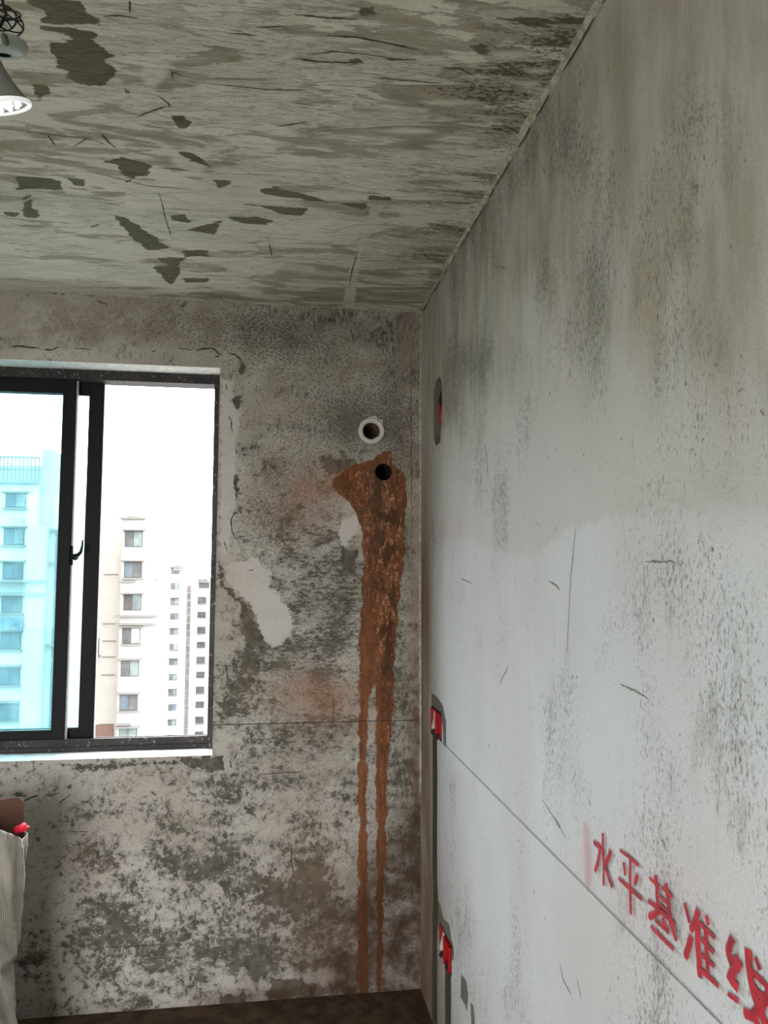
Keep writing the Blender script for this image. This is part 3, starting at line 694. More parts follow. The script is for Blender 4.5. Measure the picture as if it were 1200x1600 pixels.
# cracks, torn edges and ruled lines on the three surfaces
K = []
def cracks(S, parent, lst, mat=M_CRACK, name='crack'):
    for i, (w, pts) in enumerate(lst):
        ribbon(S, pts, w, name, mat, parent, jag=.45, seed=i)
cracks(BACK, wall_back, [
 (.005,[(0,453),(30,454),(75,457)]),(.006,[(75,457),(105,459)]),(.010,[(134,460),(149,461)]),(.005,[(164,462),(210,464),(277,465)]),(.006,[(280,466),(345,470)]),
 (.004,[(370,472),(400,473)]),(.008,[(465,477),(478,477)]),(.007,[(524,478),(536,479)]),(.007,[(560,480),(575,480)]),(.008,[(594,482),(612,482)]),(.007,[(616,483),(630,483)]),(.006,[(637,484),(655,484)]),
 (.006,[(500,481),(512,481)]),(.003,[(400,474),(460,477)]),
 (.004,[(152,470),(160,474),(166,474),(167,479)]),
 (.005,[(16,542),(28,541),(50,543),(62,544)]),(.005,[(68,546),(80,547),(92,542)]),(.003,[(115,544),(143,546)]),(.003,[(276,544),(300,547)]),
 (.006,[(306,548),(318,545),(332,544),(342,553),(348,555)]),(.004,[(335,558),(345,556)]),(.005,[(357,552),(366,553),(374,560),(378,563)]),(.003,[(236,550),(246,547)]),
 (.003,[(353,600),(355,610)]),(.004,[(357,650),(362,658),(361,668),(364,676)]),(.003,[(369,700),(369,710)]),(.003,[(375,740),(366,745),(370,765),(370,780)]),
 (.004,[(368,799),(361,812),(362,828),(367,842)]),(.003,[(350,845),(355,862)]),(.0035,[(352,1033),(354,1050),(357,1064)]),
 (.0025,[(345,1138),(358,1158),(371,1172)]),(.0025,[(364,1120),(366,1148),(370,1168)]),(.004,[(371,1174),(366,1186)]),(.004,[(359,1188),(362,1200)]),
 (.003,[(408,1210),(440,1207),(475,1206)]),(.004,[(456,1320),(455,1345),(458,1362)]),(.005,[(36,1253),(48,1246),(60,1243)]),(.003,[(70,1244),(95,1239)]),
 (.003,[(92,1255),(112,1240)]),(.004,[(236,1236),(244,1243)]),(.003,[(252,1244),(253,1254)]),(.003,[(240,905),(247,905)]),
 (.003,[(372,838),(384,838)]),(.003,[(388,892),(396,890)]),
 (.002,[(642,540),(642,640),(643,740),(643,860)]),
 (.003,[(521,1080),(521,1110),(520,1135)]),(.002,[(108,1300),(140,1299)]),(.003,[(160,1480),(215,1478),(260,1476)]),(.003,[(50,1475),(120,1480)]),
])
cracks(CEIL, ceiling, [
 (.003,[(0,200),(60,208),(125,215),(165,218)]),(.004,[(158,209),(170,222),(182,232)]),(.003,[(74,209),(86,228)]),(.003,[(116,228),(134,217),(150,220),(168,228)]),
 (.0035,[(214,182),(240,172),(262,165)]),(.004,[(248,150),(262,160),(266,168)]),(.003,[(202,20),(203,0)]),(.003,[(160,25),(185,24),(215,27)]),
 (.003,[(245,262),(270,264),(298,267)]),(.0025,[(248,300),(255,325),(258,340),(268,372)]),
 (.005,[(35,311),(50,305)]),(.004,[(142,355),(156,350)]),(.005,[(196,285),(205,280)]),(.003,[(356,53),(372,52),(400,55)]),(.003,[(270,122),(268,112),(285,117)]),
 (.004,[(455,90),(500,96),(560,98)]),(.004,[(510,55),(560,58),(610,68),(655,78)]),(.003,[(580,120),(620,124),(690,130)]),(.003,[(690,108),(715,105),(740,118)]),
 (.004,[(460,22),(500,26),(560,30)]),(.003,[(400,42),(450,40)]),(.003,[(480,86),(520,80),(570,84),(620,92)]),(.004,[(600,92),(650,93)]),
 (.003,[(560,388),(548,430),(545,450)]),(.002,[(600,310),(620,306)]),(.002,[(455,160),(500,165)]),(.003,[(430,198),(480,190)]),(.003,[(330,130),(420,140),(480,140)]),
 (.003,[(200,480),(260,470)]),(.002,[(300,447),(330,450)]),(.003,[(420,380),(425,400)]),(.003,[(440,420),(470,425)]),
 (.003,[(150,270),(230,290),(300,296)]),(.003,[(0,435),(70,440)]),
])
cracks(RIGHT, wall_right, [
 (.004,[(770,420),(780,417),(793,420)]),(.008,[(849,262),(853,272)]),(.004,[(1080,295),(1090,290),(1088,305)]),(.004,[(928,500),(940,510)]),(.006,[(1117,568),(1122,572)]),
 (.0035,[(1010,877),(1034,878),(1050,877),(1058,882)]),(.0035,[(970,1069),(1000,1083),(1014,1093)]),(.002,[(900,825),(892,900),(886,1020)]),
 (.003,[(720,904),(730,908),(738,912)]),(.002,[(795,1040),(785,1060),(781,1070)]),(.004,[(859,908),(870,915),(875,922)]),(.002,[(715,1480),(712,1500)]),
 (.003,[(1033,1313),(1037,1314),(1040,1328)]),(.0025,[(902,1530),(905,1545),(909,1560)]),(.002,[(875,1505),(880,1530),(893,1555)]),(.004,[(920,1248),(924,1260)]),
 (.002,[(848,1250),(870,1285),(885,1310)]),(.003,[(867,1275),(872,1285),(877,1295)]),(.003,[(1155,612),(1162,606)]),(.003,[(1188,640),(1195,650)]),
 (.003,[(1156,1195),(1158,1180)]),(.0025,[(1016,1290),(1018,1298)]),(.003,[(760,700),(763,750)]),(.0025,[(696,715),(698,718)]),(.002,[(758,505),(760,520),(757,535)]),
], M_CRACKSOFT)
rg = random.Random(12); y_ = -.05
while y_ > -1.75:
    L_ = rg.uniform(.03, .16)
    ribbon(RIGHT, [(y_, RH-.0145), (y_-L_*.5, RH-.0155-rg.uniform(0, .003)), (y_-L_, RH-.0145)], rg.uniform(.003, .006), 'crack', M_CRACK, wall_right, h=.0042, jag=.4, world=True, seed=int(-y_*100))  # broken dark line under the bead: open gap plus its painted shadow
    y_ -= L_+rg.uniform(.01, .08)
ribbon(RIGHT, [(-.34, .993), (-1.2, .993), (-2.35, .993)], .0015, 'ruled_line', M_LINE, wall_right, h=.0034, taper=False, world=True)
ribbon(BACK, [(-.775, .993), (-.4, .993), (-.01, .993)], .0026, 'ruled_line', M_CRACK, wall_back, h=.0034, taper=False, world=True, jag=.25)

# ---------------------------------------------------------------- red sprayed writing
def mat_spray(name, col, dens, soft):
    t = NT(name)
    uvn = t.n('ShaderNodeUVMap').outputs[0]; sep = t.n('ShaderNodeSeparateXYZ'); t.put(sep.inputs[0], uvn)
    e = t.math('ABSOLUTE', t.math('SUBTRACT', sep.outputs[1], .5))
    e = t.math('ADD', e, t.math('MULTIPLY', t.math('SUBTRACT', t.noise(140, 5, .7), .5), .35))
    a = t.ramp(e, .5-soft, .5, dens, 0)
    c = t.mix(t.ramp(t.noise(45, 5), .35, .65), lin(col), lin(tuple(min(255, x*1.25+8) for x in col)))
    pr = t.n('ShaderNodeBsdfPrincipled'); t.put(pr.inputs['Base Color'], c); pr.inputs['Roughness'].default_value = .7
    tr = t.n('ShaderNodeBsdfTransparent'); mx = t.n('ShaderNodeMixShader')
    t.put(mx.inputs[0], a); t.t.links.new(tr.outputs[0], mx.inputs[1]); t.t.links.new(pr.outputs[0], mx.inputs[2])
    t.t.links.new(mx.outputs[0], t.out.inputs[0]); return t.m
M_SPRAY = mat_spray('red_spray_paint', (132, 10, 24), 1.0, .22)
M_MIST = mat_spray('red_overspray', (176, 60, 76), .26, .5)
CH = {  # strokes in a 4x enlargement whose corner is (900, 1250)
 '水': [(.9,[(180,205),(180,300),(188,400),(185,530)]),(1.1,[(186,375),(212,470),(242,552)]),(1,[(125,262),(165,300),(152,380),(133,445)]),(1.15,[(228,308),(222,350),(195,400)])],
 '平': [(1,[(290,315),(345,355),(408,414)]),(.9,[(310,388),(322,472)]),(1,[(398,462),(384,526)]),(1.15,[(282,490),(350,555),(430,622)]),(.85,[(352,350),(352,500),(356,712)])],
 '基': [(1,[(475,486),(540,550)]),(1,[(512,470),(520,560),(528,700)]),(1,[(555,545),(620,610)]),(1,[(578,518),(590,610),(602,740)]),(.8,[(520,585),(590,650)]),(.8,[(522,640),(595,705)]),
        (1.25,[(468,628),(540,690),(638,782)]),(1.3,[(545,676),(510,712),(472,732)]),(1.1,[(590,720),(618,800),(645,882)]),(1,[(556,740),(588,832)]),(1,[(515,755),(600,832)]),(1,[(485,790),(550,862),(630,938)])],
 '准': [(1,[(695,645),(728,768)]),(1.3,[(738,848),(700,982)]),(1.2,[(782,680),(765,750),(735,815)]),(1.3,[(770,745),(778,900),(792,1108)]),(.9,[(832,722),(844,782)]),(1,[(785,765),(890,868)]),
        (1,[(800,870),(882,960)]),(1,[(800,965),(886,1045)]),(1.2,[(782,1050),(850,1110),(912,1168)]),(1,[(826,790),(832,940),(842,1092)])],
 '线': [(1.3,[(998,855),(966,945),(985,1015),(1045,1000)]),(1.3,[(1045,1000),(975,1112),(1035,1182)]),(1.1,[(970,1212),(1037,1262)]),(1.5,[(1090,925),(1104,1060),(1120,1180),(1160,1300),(1210,1420),(1250,1480)]),
        (1.3,[(1105,1060),(1160,1110),(1225,1180)]),(1.5,[(1125,1170),(1175,1215),(1240,1260)]),(.9,[(1140,985),(1168,1064)]),(1.5,[(1240,1180),(1180,1290),(1120,1350),(1070,1330)]),(1.2,[(1130,1310),(1150,1400),(1160,1440)])],
}
for ch, strokes in CH.items():
    c = RIGHT.uv(900+strokes[0][1][0][0]/4, 1250+strokes[0][1][0][1]/4)
    g = empty('painted_character', RIGHT.pos(c[0], c[1], 0), parent=wall_right)
    for w, pts in strokes:
        P = [RIGHT.uv(900+x/4, 1250+y/4) for x, y in pts]
        # run the stroke a little past its ends, as the can does
        d_ = np.abs(P[-1]-P[0]); d_ = d_/np.linalg.norm(d_)
        o = ribbon(RIGHT, P, (.0075+.0048*d_[1])*w, 'brush_stroke', M_SPRAY, g, h=.0036, world=True, taper=False, jag=.06)
        o.matrix_parent_inverse = Matrix.Translation(g.location).inverted()
ribbon(RIGHT, [(917,1285),(920,1335),(922,1390)], .05, 'overspray_streak', M_MIST, wall_right, h=.0036)

# ---------------------------------------------------------------- window
win = empty('window_1', ((WX0+WX1)/2, .14, WZ0)); tag(win, kind='structure')
def wpart(name, mb, mat, parent=win, smooth=False):
    o = mb.build(name, mat, parent, smooth)
    o.matrix_parent_inverse = Matrix.Translation((-(WX0+WX1)/2, -.14, -WZ0)); return o
FY0, FY1 = .11, .20
fz0, fz1 = WZ0-.005, WZ1+.005
wpart('window_frame', MB().bbox((WX0-.005, FY0, WZ1-.038), (WX1+.005, FY1, fz1)).bbox((WX0-.005, FY0+.004, fz0), (WX1+.005, FY1, WZ0+.018))
      .bbox((WX0-.005, FY0+.001, WZ0-.003), (WX0+.026, FY1-.001, WZ1)).bbox((WX1-.028, FY0+.001, WZ0-.003), (WX1+.005, FY1-.001, WZ1))
      .box((WX0+.02, FY0+.012, WZ0+.016), (WX1-.026, FY0+.016, WZ0+.046)).box((WX0+.02, FY0+.046, WZ0+.016), (WX1-.026, FY0+.050, WZ0+.040))
      .box((WX0+.02, FY1-.006, WZ0+.016), (WX1-.026, FY1-.002, WZ0+.036)), M_DUSTY)
def sash(x0, x1, y0, y1, z0, z1, wl, wr, wt, wb):
    s = empty('window_sash', (0, 0, 0), parent=win); s.matrix_parent_inverse = Matrix.Translation((-(WX0+WX1)/2, -.14, -WZ0))
    MB().bbox((x0, y0, z0), (x0+wl, y1, z1), .003).build('stile', M_FRAME, s)
    MB().bbox((x1-wr, y0, z0), (x1, y1, z1), .003).build('stile', M_FRAME, s)
    MB().bbox((x0+wl-.002, y0+.002, z1-wt), (x1-wr+.002, y1-.002, z1), .003).build('rail', M_FRAME, s)
    MB().bbox((x0+wl-.002, y0+.002, z0), (x1-wr+.002, y1-.002, z0+wb), .003).build('rail', M_FRAME, s)
    ym = (y0+y1)/2
    MB().box((x0+wl-.004, ym-.0025, z0+wb-.004), (x1-wr+.004, ym+.0025, z1-wt+.004)).build('pane', M_GLASS, s)
    return s
s1 = sash(WX0+.03, -1.339, FY0+.018, FY0+.044, WZ0+.028, WZ1-.036, .05, .050, .055, .052)
s2 = sash(-1.845, -1.243, FY0+.052, FY0+.078, WZ0+.028, WZ1-.034, .05, .056, .055, .052)
MB().box((-1.339, FY0+.022, WZ0+.03), (-1.334, FY0+.040, WZ1-.04)).build('brush_seal', M_GASKET, s1)
MB().box((-1.243, FY0+.056, WZ0+.03), (-1.240, FY0+.074, WZ1-.04)).build('brush_seal', M_GASKET, s2)
# crescent latch on the inner sash
lz = un(119, 865, 1, FY0+.018)[2]; lx = -1.339
lt = MB().bbox((lx-.004, FY0+.010, lz-.045), (lx+.008, FY0+.030, lz+.030), .002)
lt.tube([(lx+.002, FY0+.014, lz-.008), (lx+.014, FY0+.006, lz-.010), (lx+.030, FY0+.004, lz-.006), (lx+.040, FY0+.004, lz+.006), (lx+.044, FY0+.004, lz+.026), (lx+.046, FY0+.004, lz+.052)], [.009, .009, .0075, .006, .0045, .003], 10)
lt.tube([(lx+.006, FY0+.012, lz-.014), (lx+.020, FY0+.010, lz-.022), (lx+.030, FY0+.010, lz-.016)], [.006, .005, .003], 8)
lt.build('latch', M_FRAME, s1, True)

# ---------------------------------------------------------------- pipe openings in the back wall
hs = empty('pipe_sleeve', (HC1[0], 0, HC1[1])); tag(hs, 'white plastic pipe sleeve set in the wall above the brown-stained hole', 'pipe sleeve')
mb = MB().lathe([(.034, .20), (.034, -.012), (.036, -.0145), (.049, -.0145), (.0515, -.012), (.0515, .004), (.0485, .006), (.0485, .19)], 56, (0,0,0), 'y')
mb.build('flange', M_PVC, hs, True)
mb = MB()                                             # squared shoulder of the collar behind the ring
pts = [(-.047,.004),(-.045,.030),(-.030,.043),(-.016,.046),(-.010,.056),(.018,.060),(.024,.048),(.045,.046),(.046,.012),(.040,-.02),(0,-.045),(-.036,-.03)]
k = len(pts); mb.v = [(x, -.008, z) for x, z in pts]+[(x, .004, z) for x, z in pts]
inner = [(.0495*math.cos(a), .0495*math.sin(a)) for a in [math.atan2(z, x) for x, z in pts]]
mb.f = [tuple(range(k))]+[(i, i+k, (i+1) % k+k, (i+1) % k) for i in range(k)]
bm_ = mb
# ring plate: outline joined to the ring so the bore stays open
mb2 = MB(); out = []
for i in range(k):
    a = math.atan2(pts[i][1], pts[i][0]); out.append((pts[i], (.036*math.cos(a), .036*math.sin(a))))
mb2.v = [(o[0][0], -.009, o[0][1]) for o in out]+[(o[1][0], -.009, o[1][1]) for o in out]+[(o[0][0], .004, o[0][1]) for o in out]
mb2.f = [(i, (i+1) % k, (i+1) % k+k, i+k) for i in range(k)]+[(i, i+2*k, (i+1) % k+2*k, (i+1) % k) for i in range(k)]
mb2.build('collar', M_PVC, hs)
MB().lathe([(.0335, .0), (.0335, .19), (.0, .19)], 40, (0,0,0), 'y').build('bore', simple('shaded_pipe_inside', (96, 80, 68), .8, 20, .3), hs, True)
bo = empty('drilled_hole', (HC2[0], 0, HC2[1])); tag(bo, 'dark drilled pipe hole in the brown-stained patch of the back wall', 'hole')
v = []; f = []; rg = random.Random(4); N = 48
prof = [(R2+.0005, .0), (R2-.001, .012), (R2-.0005, .05), (R2-.001, .12), (R2-.001, .21), (.0005, .212)]
for i, (r, h) in enumerate(prof):
    for j in range(N):
        a = 2*math.pi*j/N; rr = r*(1+(.02*rg.uniform(-1, 1) if 0 < i < 5 else 0)); v.append((rr*math.cos(a), h, rr*math.sin(a)))
for i in range(len(prof)-1):
    for j in range(N):
        a = i*N+j; b = i*N+(j+1) % N; f.append((a, a+N, b+N, b))
link_mesh('bore', v, f, M_BORE, bo, True)

# ---------------------------------------------------------------- junction boxes and chases in the right wall
def jbox(parent_name, y0, y1, z0, z1, label, cover=False, depth=.046, out=.0):
    e = empty(parent_name, (0, (y0+y1)/2, z0)); tag(e, label, 'junction box')
    w = abs(y1-y0)/2; h = z1-z0; t = .0022
    m = MB()
    X0, X1 = -out, depth
    m.box((X1-t, -w, 0), (X1, w, h)); m.box((X0, -w, 0), (X1, -w+t, h)); m.box((X0, w-t, 0), (X1, w, h)); m.box((X0, -w, 0), (X1, w, t)); m.box((X0, -w, h-t), (X1, w, h))
    m.build('housing', M_RED, e)
    for zz in (h*.5,):                                # screw lugs on both sides
        for s in (-1, 1):
            m = MB()
            m.lathe([(.002, -.006), (.006, -.006), (.006, .02), (.002, .02)], 14, (0, 0, 0), 'y')
            for q in range(len(m.v)-56, len(m.v)):
                x, y, z = m.v[q]; m.v[q] = (X0+.008+y, s*(w-.010)+x, zz+z)
            m.build('screw_lug', M_RED, e)
    MB().lathe([(.0005, 0), (.011, 0), (.011, .0015), (.0005, .0015)], 20, (0, 0, 0), 'y').build('knockout', M_BORE, e)
    k = e.children[-1]; k.rotation_euler = (0, 0, math.pi/2); k.location = (X1-t-.0005, 0, h*.5)
    if cover:
        c = MB(); n = 10
        for i in range(n+1):
            for j in range(n+1):
                u = i/n; q = j/n
                c.v.append((.004+.006*math.sin(u*5)*math.cos(q*4), -w+.004+(2*w-.012)*u, .004+(h-.010)*q+.004*math.sin(u*7)))
        for i in range(n):
            for j in range(n):
                a = i*(n+1)+j; c.f.append((a, a+n+1, a+n+2, a+1))
        co_ = c.build('dust_cover', M_PALE, e, True); co_['label'] = 'pale paper-like dust cover'
        md = co_.modifiers.new('thickness', 'SOLIDIFY'); md.thickness = .0015
    return e
jbox('junction_box', -.283, -.207, .997, 1.078, 'junction box with pale dust cover, nearest the corner at mid height', True, out=.004)
jbox('junction_box', -.363, -.286, .997, 1.078, 'open red junction box beside the pale-covered one, at mid height of right wall', out=.004)
jbox('junction_box', -.418, -.335, .302, .383, 'low red junction box nearest the corner, deep in the wide chase', True, depth=.048, out=0)
jbox('junction_box', -.498, -.421, .302, .383, 'low red junction box with bright rim, above the shorter chase', depth=.048, out=.008)
e = empty('conduit_stub', (.02, -.315, 2.12)); tag(e, 'short red conduit stub inside the tall slot high on the right wall', 'conduit')
MB().tube([(.0, .0, .035), (-.004, .004, .0), (-.002, .0, -.035)], [.012, .014, .012], 14).build('pipe', M_RED, e, True)
MB().tube([(0, 0, .04), (0, 0, .06), (.002, .006, .085)], [.016, .016, .010], 12).build('dark_cap', M_BORE, e, True)

# ---------------------------------------------------------------- hanging lamp
LB = Vector(un(4, 165, 1, -1.75))
lamp = empty('hanging_bulb', LB); tag(lamp, 'lit cone-shaped reflector bulb hanging from black wire under the ceiling', 'lamp')
t = NT('led_glow'); em = t.n('ShaderNodeEmission'); em.inputs[0].default_value = (.95, .98, 1, 1); em.inputs[1].default_value = 3
t.t.links.new(em.outputs[0], t.out.inputs[0]); M_LED = t.m
M_SHELL = simple('bulb_shell', (112, 112, 106), .4, 30, .08, .03, .5)
M_LENS = NT('bulb_lens').surf(lin((220, 222, 222)), .3, None, .5, **{'Emission Color': (1, 1, 1, 1), 'Emission Strength': .16})
M_BLACK = simple('black_wire', (22, 21, 20), .5, 80, .2, .05, .4)
tilt = Matrix.Rotation(math.radians(-11), 4, Vector(_f)) @ Matrix.Rotation(math.radians(20), 4, Vector(_R))
def lpart(name, mb, mat, smooth=True):
    o = mb.build(name, mat, lamp, smooth); o.matrix_local = tilt; return o
Rb = .042
lpart('shell', MB().lathe([(.013, .070), (.0155, .062), (.019, .048), (.0255, .030), (.033, .015), (.0395, .004), (Rb, .0)], 48), M_SHELL)
lpart('lens_ring', MB().lathe([(Rb, .002), (Rb+.001, -.001), (Rb, -.004), (Rb-.006, -.004), (Rb-.0065, .0)], 48), M_LENS)
lpart('lens', MB().lathe([(Rb-.006, -.001), (.02, .001), (.0005, .001)], 48), M_SHELL)
for ring, cnt in ((0, 1), (.012, 6), (.024, 11)):
    for i in range(cnt):
        a = 2*math.pi*i/cnt+.2
        cx, cy = ring*math.cos(a), ring*math.sin(a)
        lpart('led_chip', MB().lathe([(.0034, -.001), (.003, -.0026), (.0004, -.0034)], 10, (cx, cy, 0)), M_LED)
lpart('neck_ring', MB().lathe([(.0005, .080), (.0125, .080), (.0145, .078), (.0145, .070), (.013, .068)], 32), M_BLACK)
# pale holder above the bulb, with its dark cable slot
hold = MB().lathe([(.0005, .118), (.018, .118), (.034, .113), (.043, .104), (.045, .095), (.042, .086), (.032, .080), (.014, .078)], 40)
M_HOLD = simple('pale_lampholder', (150, 160, 150), .45, 30, .05, .03, .4)
ho = lpart('lampholder', hold, M_HOLD); HM = Matrix.Translation(Vector(un(3, 70, 1, -1.75))-LB) @ Matrix.Rotation(math.radians(20), 4, Vector(_R)) @ Matrix.Diagonal((.84, .84, .72, 1)) @ Matrix.Translation((0, 0, -.098)); ho.matrix_local = HM
m = MB().bbox((-.006, -.0465, .088), (.003, -.036, .106), .004); cs_ = lpart('cable_slot', m, simple('slot_shadow_plastic', (84, 88, 78), .6)); cs_.matrix_local = Matrix.Translation(Vector(un(8, 62, 1, -1.79))-LB) @ Matrix.Rotation(math.radians(-15), 4, Vector(_f)) @ Matrix.Translation((.0015, .041, -.097))
lpart('stem', MB().tube([(0, 0, .075), (0, 0, .10), (-.004, 0, .125)], .010, 12), M_SHELL)
# the coil of spare wire and the drop from the ceiling
def wire(name, cx, cz, pts, r=.0013):
    o = MB().tube(pts, r, 7).build(name, M_BLACK, lamp, True); return o
rw = random.Random(8)
pc = Vector(un(4, 22, 1, -1.75))-LB
Rv, Uv, Fv = Vector(_R), Vector(_U), Vector(_f)
for q in range(5):
    pts = []; a0 = rw.uniform(-.4, .4); rx = rw.uniform(.026, .036); rz = rw.uniform(.008, .022); c = pc+Rv*rw.uniform(-.010, .0)+Uv*rw.uniform(-.008, .006)+Fv*rw.uniform(-.01, .01)
    for i in range(33):
        a = 2*math.pi*i/32
        x, y = rx*math.cos(a), rz*math.sin(a)
        pts.append(c+Rv*(x*math.cos(a0)-y*math.sin(a0))+Uv*(x*math.sin(a0)+y*math.cos(a0))+Fv*.02*math.sin(a+q))
    wire('wire_loop', 0, 0, pts)
top = Vector((0, 0, RH-LB.z)); wire('drop_wire', 0, 0, [tilt @ Vector((0, 0, .116)), pc+Rv*-.004-Uv*.02, pc+Rv*.006, pc+Uv*.02, top+Vector((-.01, 0, -.04)), top], .0024)
wire('wire_end', 0, 0, [pc+Rv*-.03+Uv*.004, pc+Rv*-.005-Uv*.004, pc+Rv*.008-Uv*.012, pc+Rv*.014-Uv*.021])
MB().lathe([(.0005, 0), (.006, 0), (.03, -.004), (.034, -.0), (.034, .006)], 30, tuple(top+Vector((0, 0, -.003)))).build('ceiling_rose', M_HOLD, lamp, True)

# ---------------------------------------------------------------- white sack with rubbish by the wall
def mat_sack():
    t = NT('woven_white_plastic')
    w = t.n('ShaderNodeTexWave', wave_type='BANDS'); w.inputs['Scale'].default_value = 95; t.put(w.inputs[0], t.mapped((1, 1, 0)))
    w2 = t.n('ShaderNodeTexWave', wave_type='BANDS', bands_direction='Z'); w2.inputs['Scale'].default_value = 95; t.put(w2.inputs[0], t.co)
    n = t.noise(7, 6, .6)
    col = t.mix(t.ramp(n, .35, .7), lin((182, 174, 162)), lin((158, 150, 138)))
    h = t.math('ADD', t.math('MULTIPLY', w.outputs['Fac'], w2.outputs['Fac']), t.math('MULTIPLY', t.noise(22, 6, .6, None, 1.2), 3.0))
    return t.surf(col, .6, t.bump(h, .6, .005), .3)
sk = empty('rubbish_sack', (-1.585, -.43, 0)); tag(sk, 'bulging white woven sack standing against the wall below the window', 'sack')
NA, NH = 150, 120
A, HH = np.meshgrid(np.linspace(0, 2*np.pi, NA, endpoint=False), np.linspace(0, 1, NH), indexing='ij')
prof_r = np.interp(HH, [0, .04, .14, .24, .36, .50, .535, .60, .75, .88, .96, 1], [.235, .280, .284, .272, .262, .250, .262, .256, .259, .268, .276, .274])
ux, uy = np.cos(A), np.sin(A)
wr = (vnoise(ux*2.2+6, HH*5+uy*2.2+6, 61, 4)-.5); cr = -abs(vnoise(ux*3+9, HH*4+uy*3+3, 62, 4)-.5)
rad = prof_r+.030*wr+.065*(cr+.12)*np.clip(HH*6, 0, 1)
top_z = .745+.02*(vnoise(ux*2+4, uy*2+4, 63, 3)-.5)+.085*np.clip(-uy*1.8, 0, 1)
X = rad*ux*1.0; Y = rad*uy*.92; Z = HH*top_z
Y = np.clip(Y, -9, .41)
verts = np.stack([X, Y, Z], -1).reshape(-1, 3); faces = []
for i in range(NA):
    for j in range(NH-1):
        a = i*NH+j; b = ((i+1) % NA)*NH+j; faces.append((a, b, b+1, a+1))
faces.append(tuple(i*NH for i in range(NA))[::-1])
so = link_mesh('bag', verts, faces, mat_sack(), sk, True)
md = so.modifiers.new('thickness', 'SOLIDIFY'); md.thickness = .002
# filling: crumpled rubbish just under the rim
v = []; f = []; n = 26
for i in range(n):
    for j in range(n):
        x = (i/(n-1)-.5)*2; y = (j/(n-1)-.5)*2
        s_ = max(abs(x), abs(y)); e_ = math.hypot(x, y)+1e-9; x, y = x*s_/e_, y*s_/e_
        v.append((x*.25, y*.225, .70+.05*(vnoise(np.array([x*4+9]), np.array([y*4+9]), 64, 4)[0]-.5)*2-.06*s_**4))
for i in range(n-1):
    for j in range(n-1): f.append((i*n+j, (i+1)*n+j, (i+1)*n+j+1, i*n+j+1))
link_mesh('crumpled_filling', v, f, simple('crumpled_film', (180, 176, 170), .4, 20, .2, .6, .5), sk, False)

def sheet(name, pts, thick, mat, origin, rot, r=.02):
    "rounded flat sheet, thickness along y"
    o = link_mesh(name, [(x, 0, z) for x, z in pts]+[(x, thick, z) for x, z in pts],
                  [tuple(range(len(pts)))]+[tuple(range(len(pts), 2*len(pts)))[::-1]]+[(i, i+len(pts), (i+1) % len(pts)+len(pts), (i+1) % len(pts)) for i in range(len(pts))], mat)
    o.location = origin; o.rotation_euler = rot; return o
cw, chh, rr = .34, .225, .024
pts = [(-cw, 0), (0, 0)]+[(-rr+rr*math.cos(a), chh-rr+rr*math.sin(a)) for a in np.linspace(0, math.pi/2, 8)]+[(-cw, chh-.03)]
cb = sheet('cardboard_flap', pts, .005, simple('brown_cardboard', (86, 60, 48), .85, 40, .1, .2), (-1.318, -.375, .640), (math.radians(4), math.radians(-2), 0))
tag(cb, 'brown cardboard piece sticking up from the white sack', 'cardboard')
pk = empty('red_packet', (-1.398, -.43, .72)); tag(pk, 'red printed packet leaning on the brown cardboard in the sack', 'packet'); pk.rotation_euler = (math.radians(10), math.radians(-14), 0)
MB().bbox((-.05, -.012, 0), (.012, .012, .135), .006).build('wrapper', simple('red_wrapper', (168, 40, 34), .4, 30, .2), pk)
MB().bbox((.004, -.0135, .02), (.012, -.0115, .115), .001).build('edge_stripe', simple('orange_edge', (206, 92, 66), .4, 30, .1), pk)
v = []; f = []
bm = bmesh.new(); bmesh.ops.create_icosphere(bm, subdivisions=3, radius=1); rg = random.Random(5)
for q in bm.verts:
    k = 1+.22*(vnoise(np.array([q.co.x*3+5]), np.array([q.co.z*3+q.co.y*2+5]), 70, 3)[0]-.5)*4
    q.co = Vector((q.co.x*.021*k+.004*q.co.z, q.co.y*.014*k, q.co.z*.013*k))
me = bpy.data.meshes.new('crumpled_red_bag'); bm.to_mesh(me); bm.free(); me.materials.append(simple('pink_red_plastic', (214, 26, 56), .4, 40, .15, .3))
o = bpy.data.objects.new('crumpled_red_bag', me); COL.objects.link(o); o.location = un(33, 1294, 1, -.47)
tag(o, 'crumpled pink-red plastic scrap at the right rim of the sack', 'plastic bag')

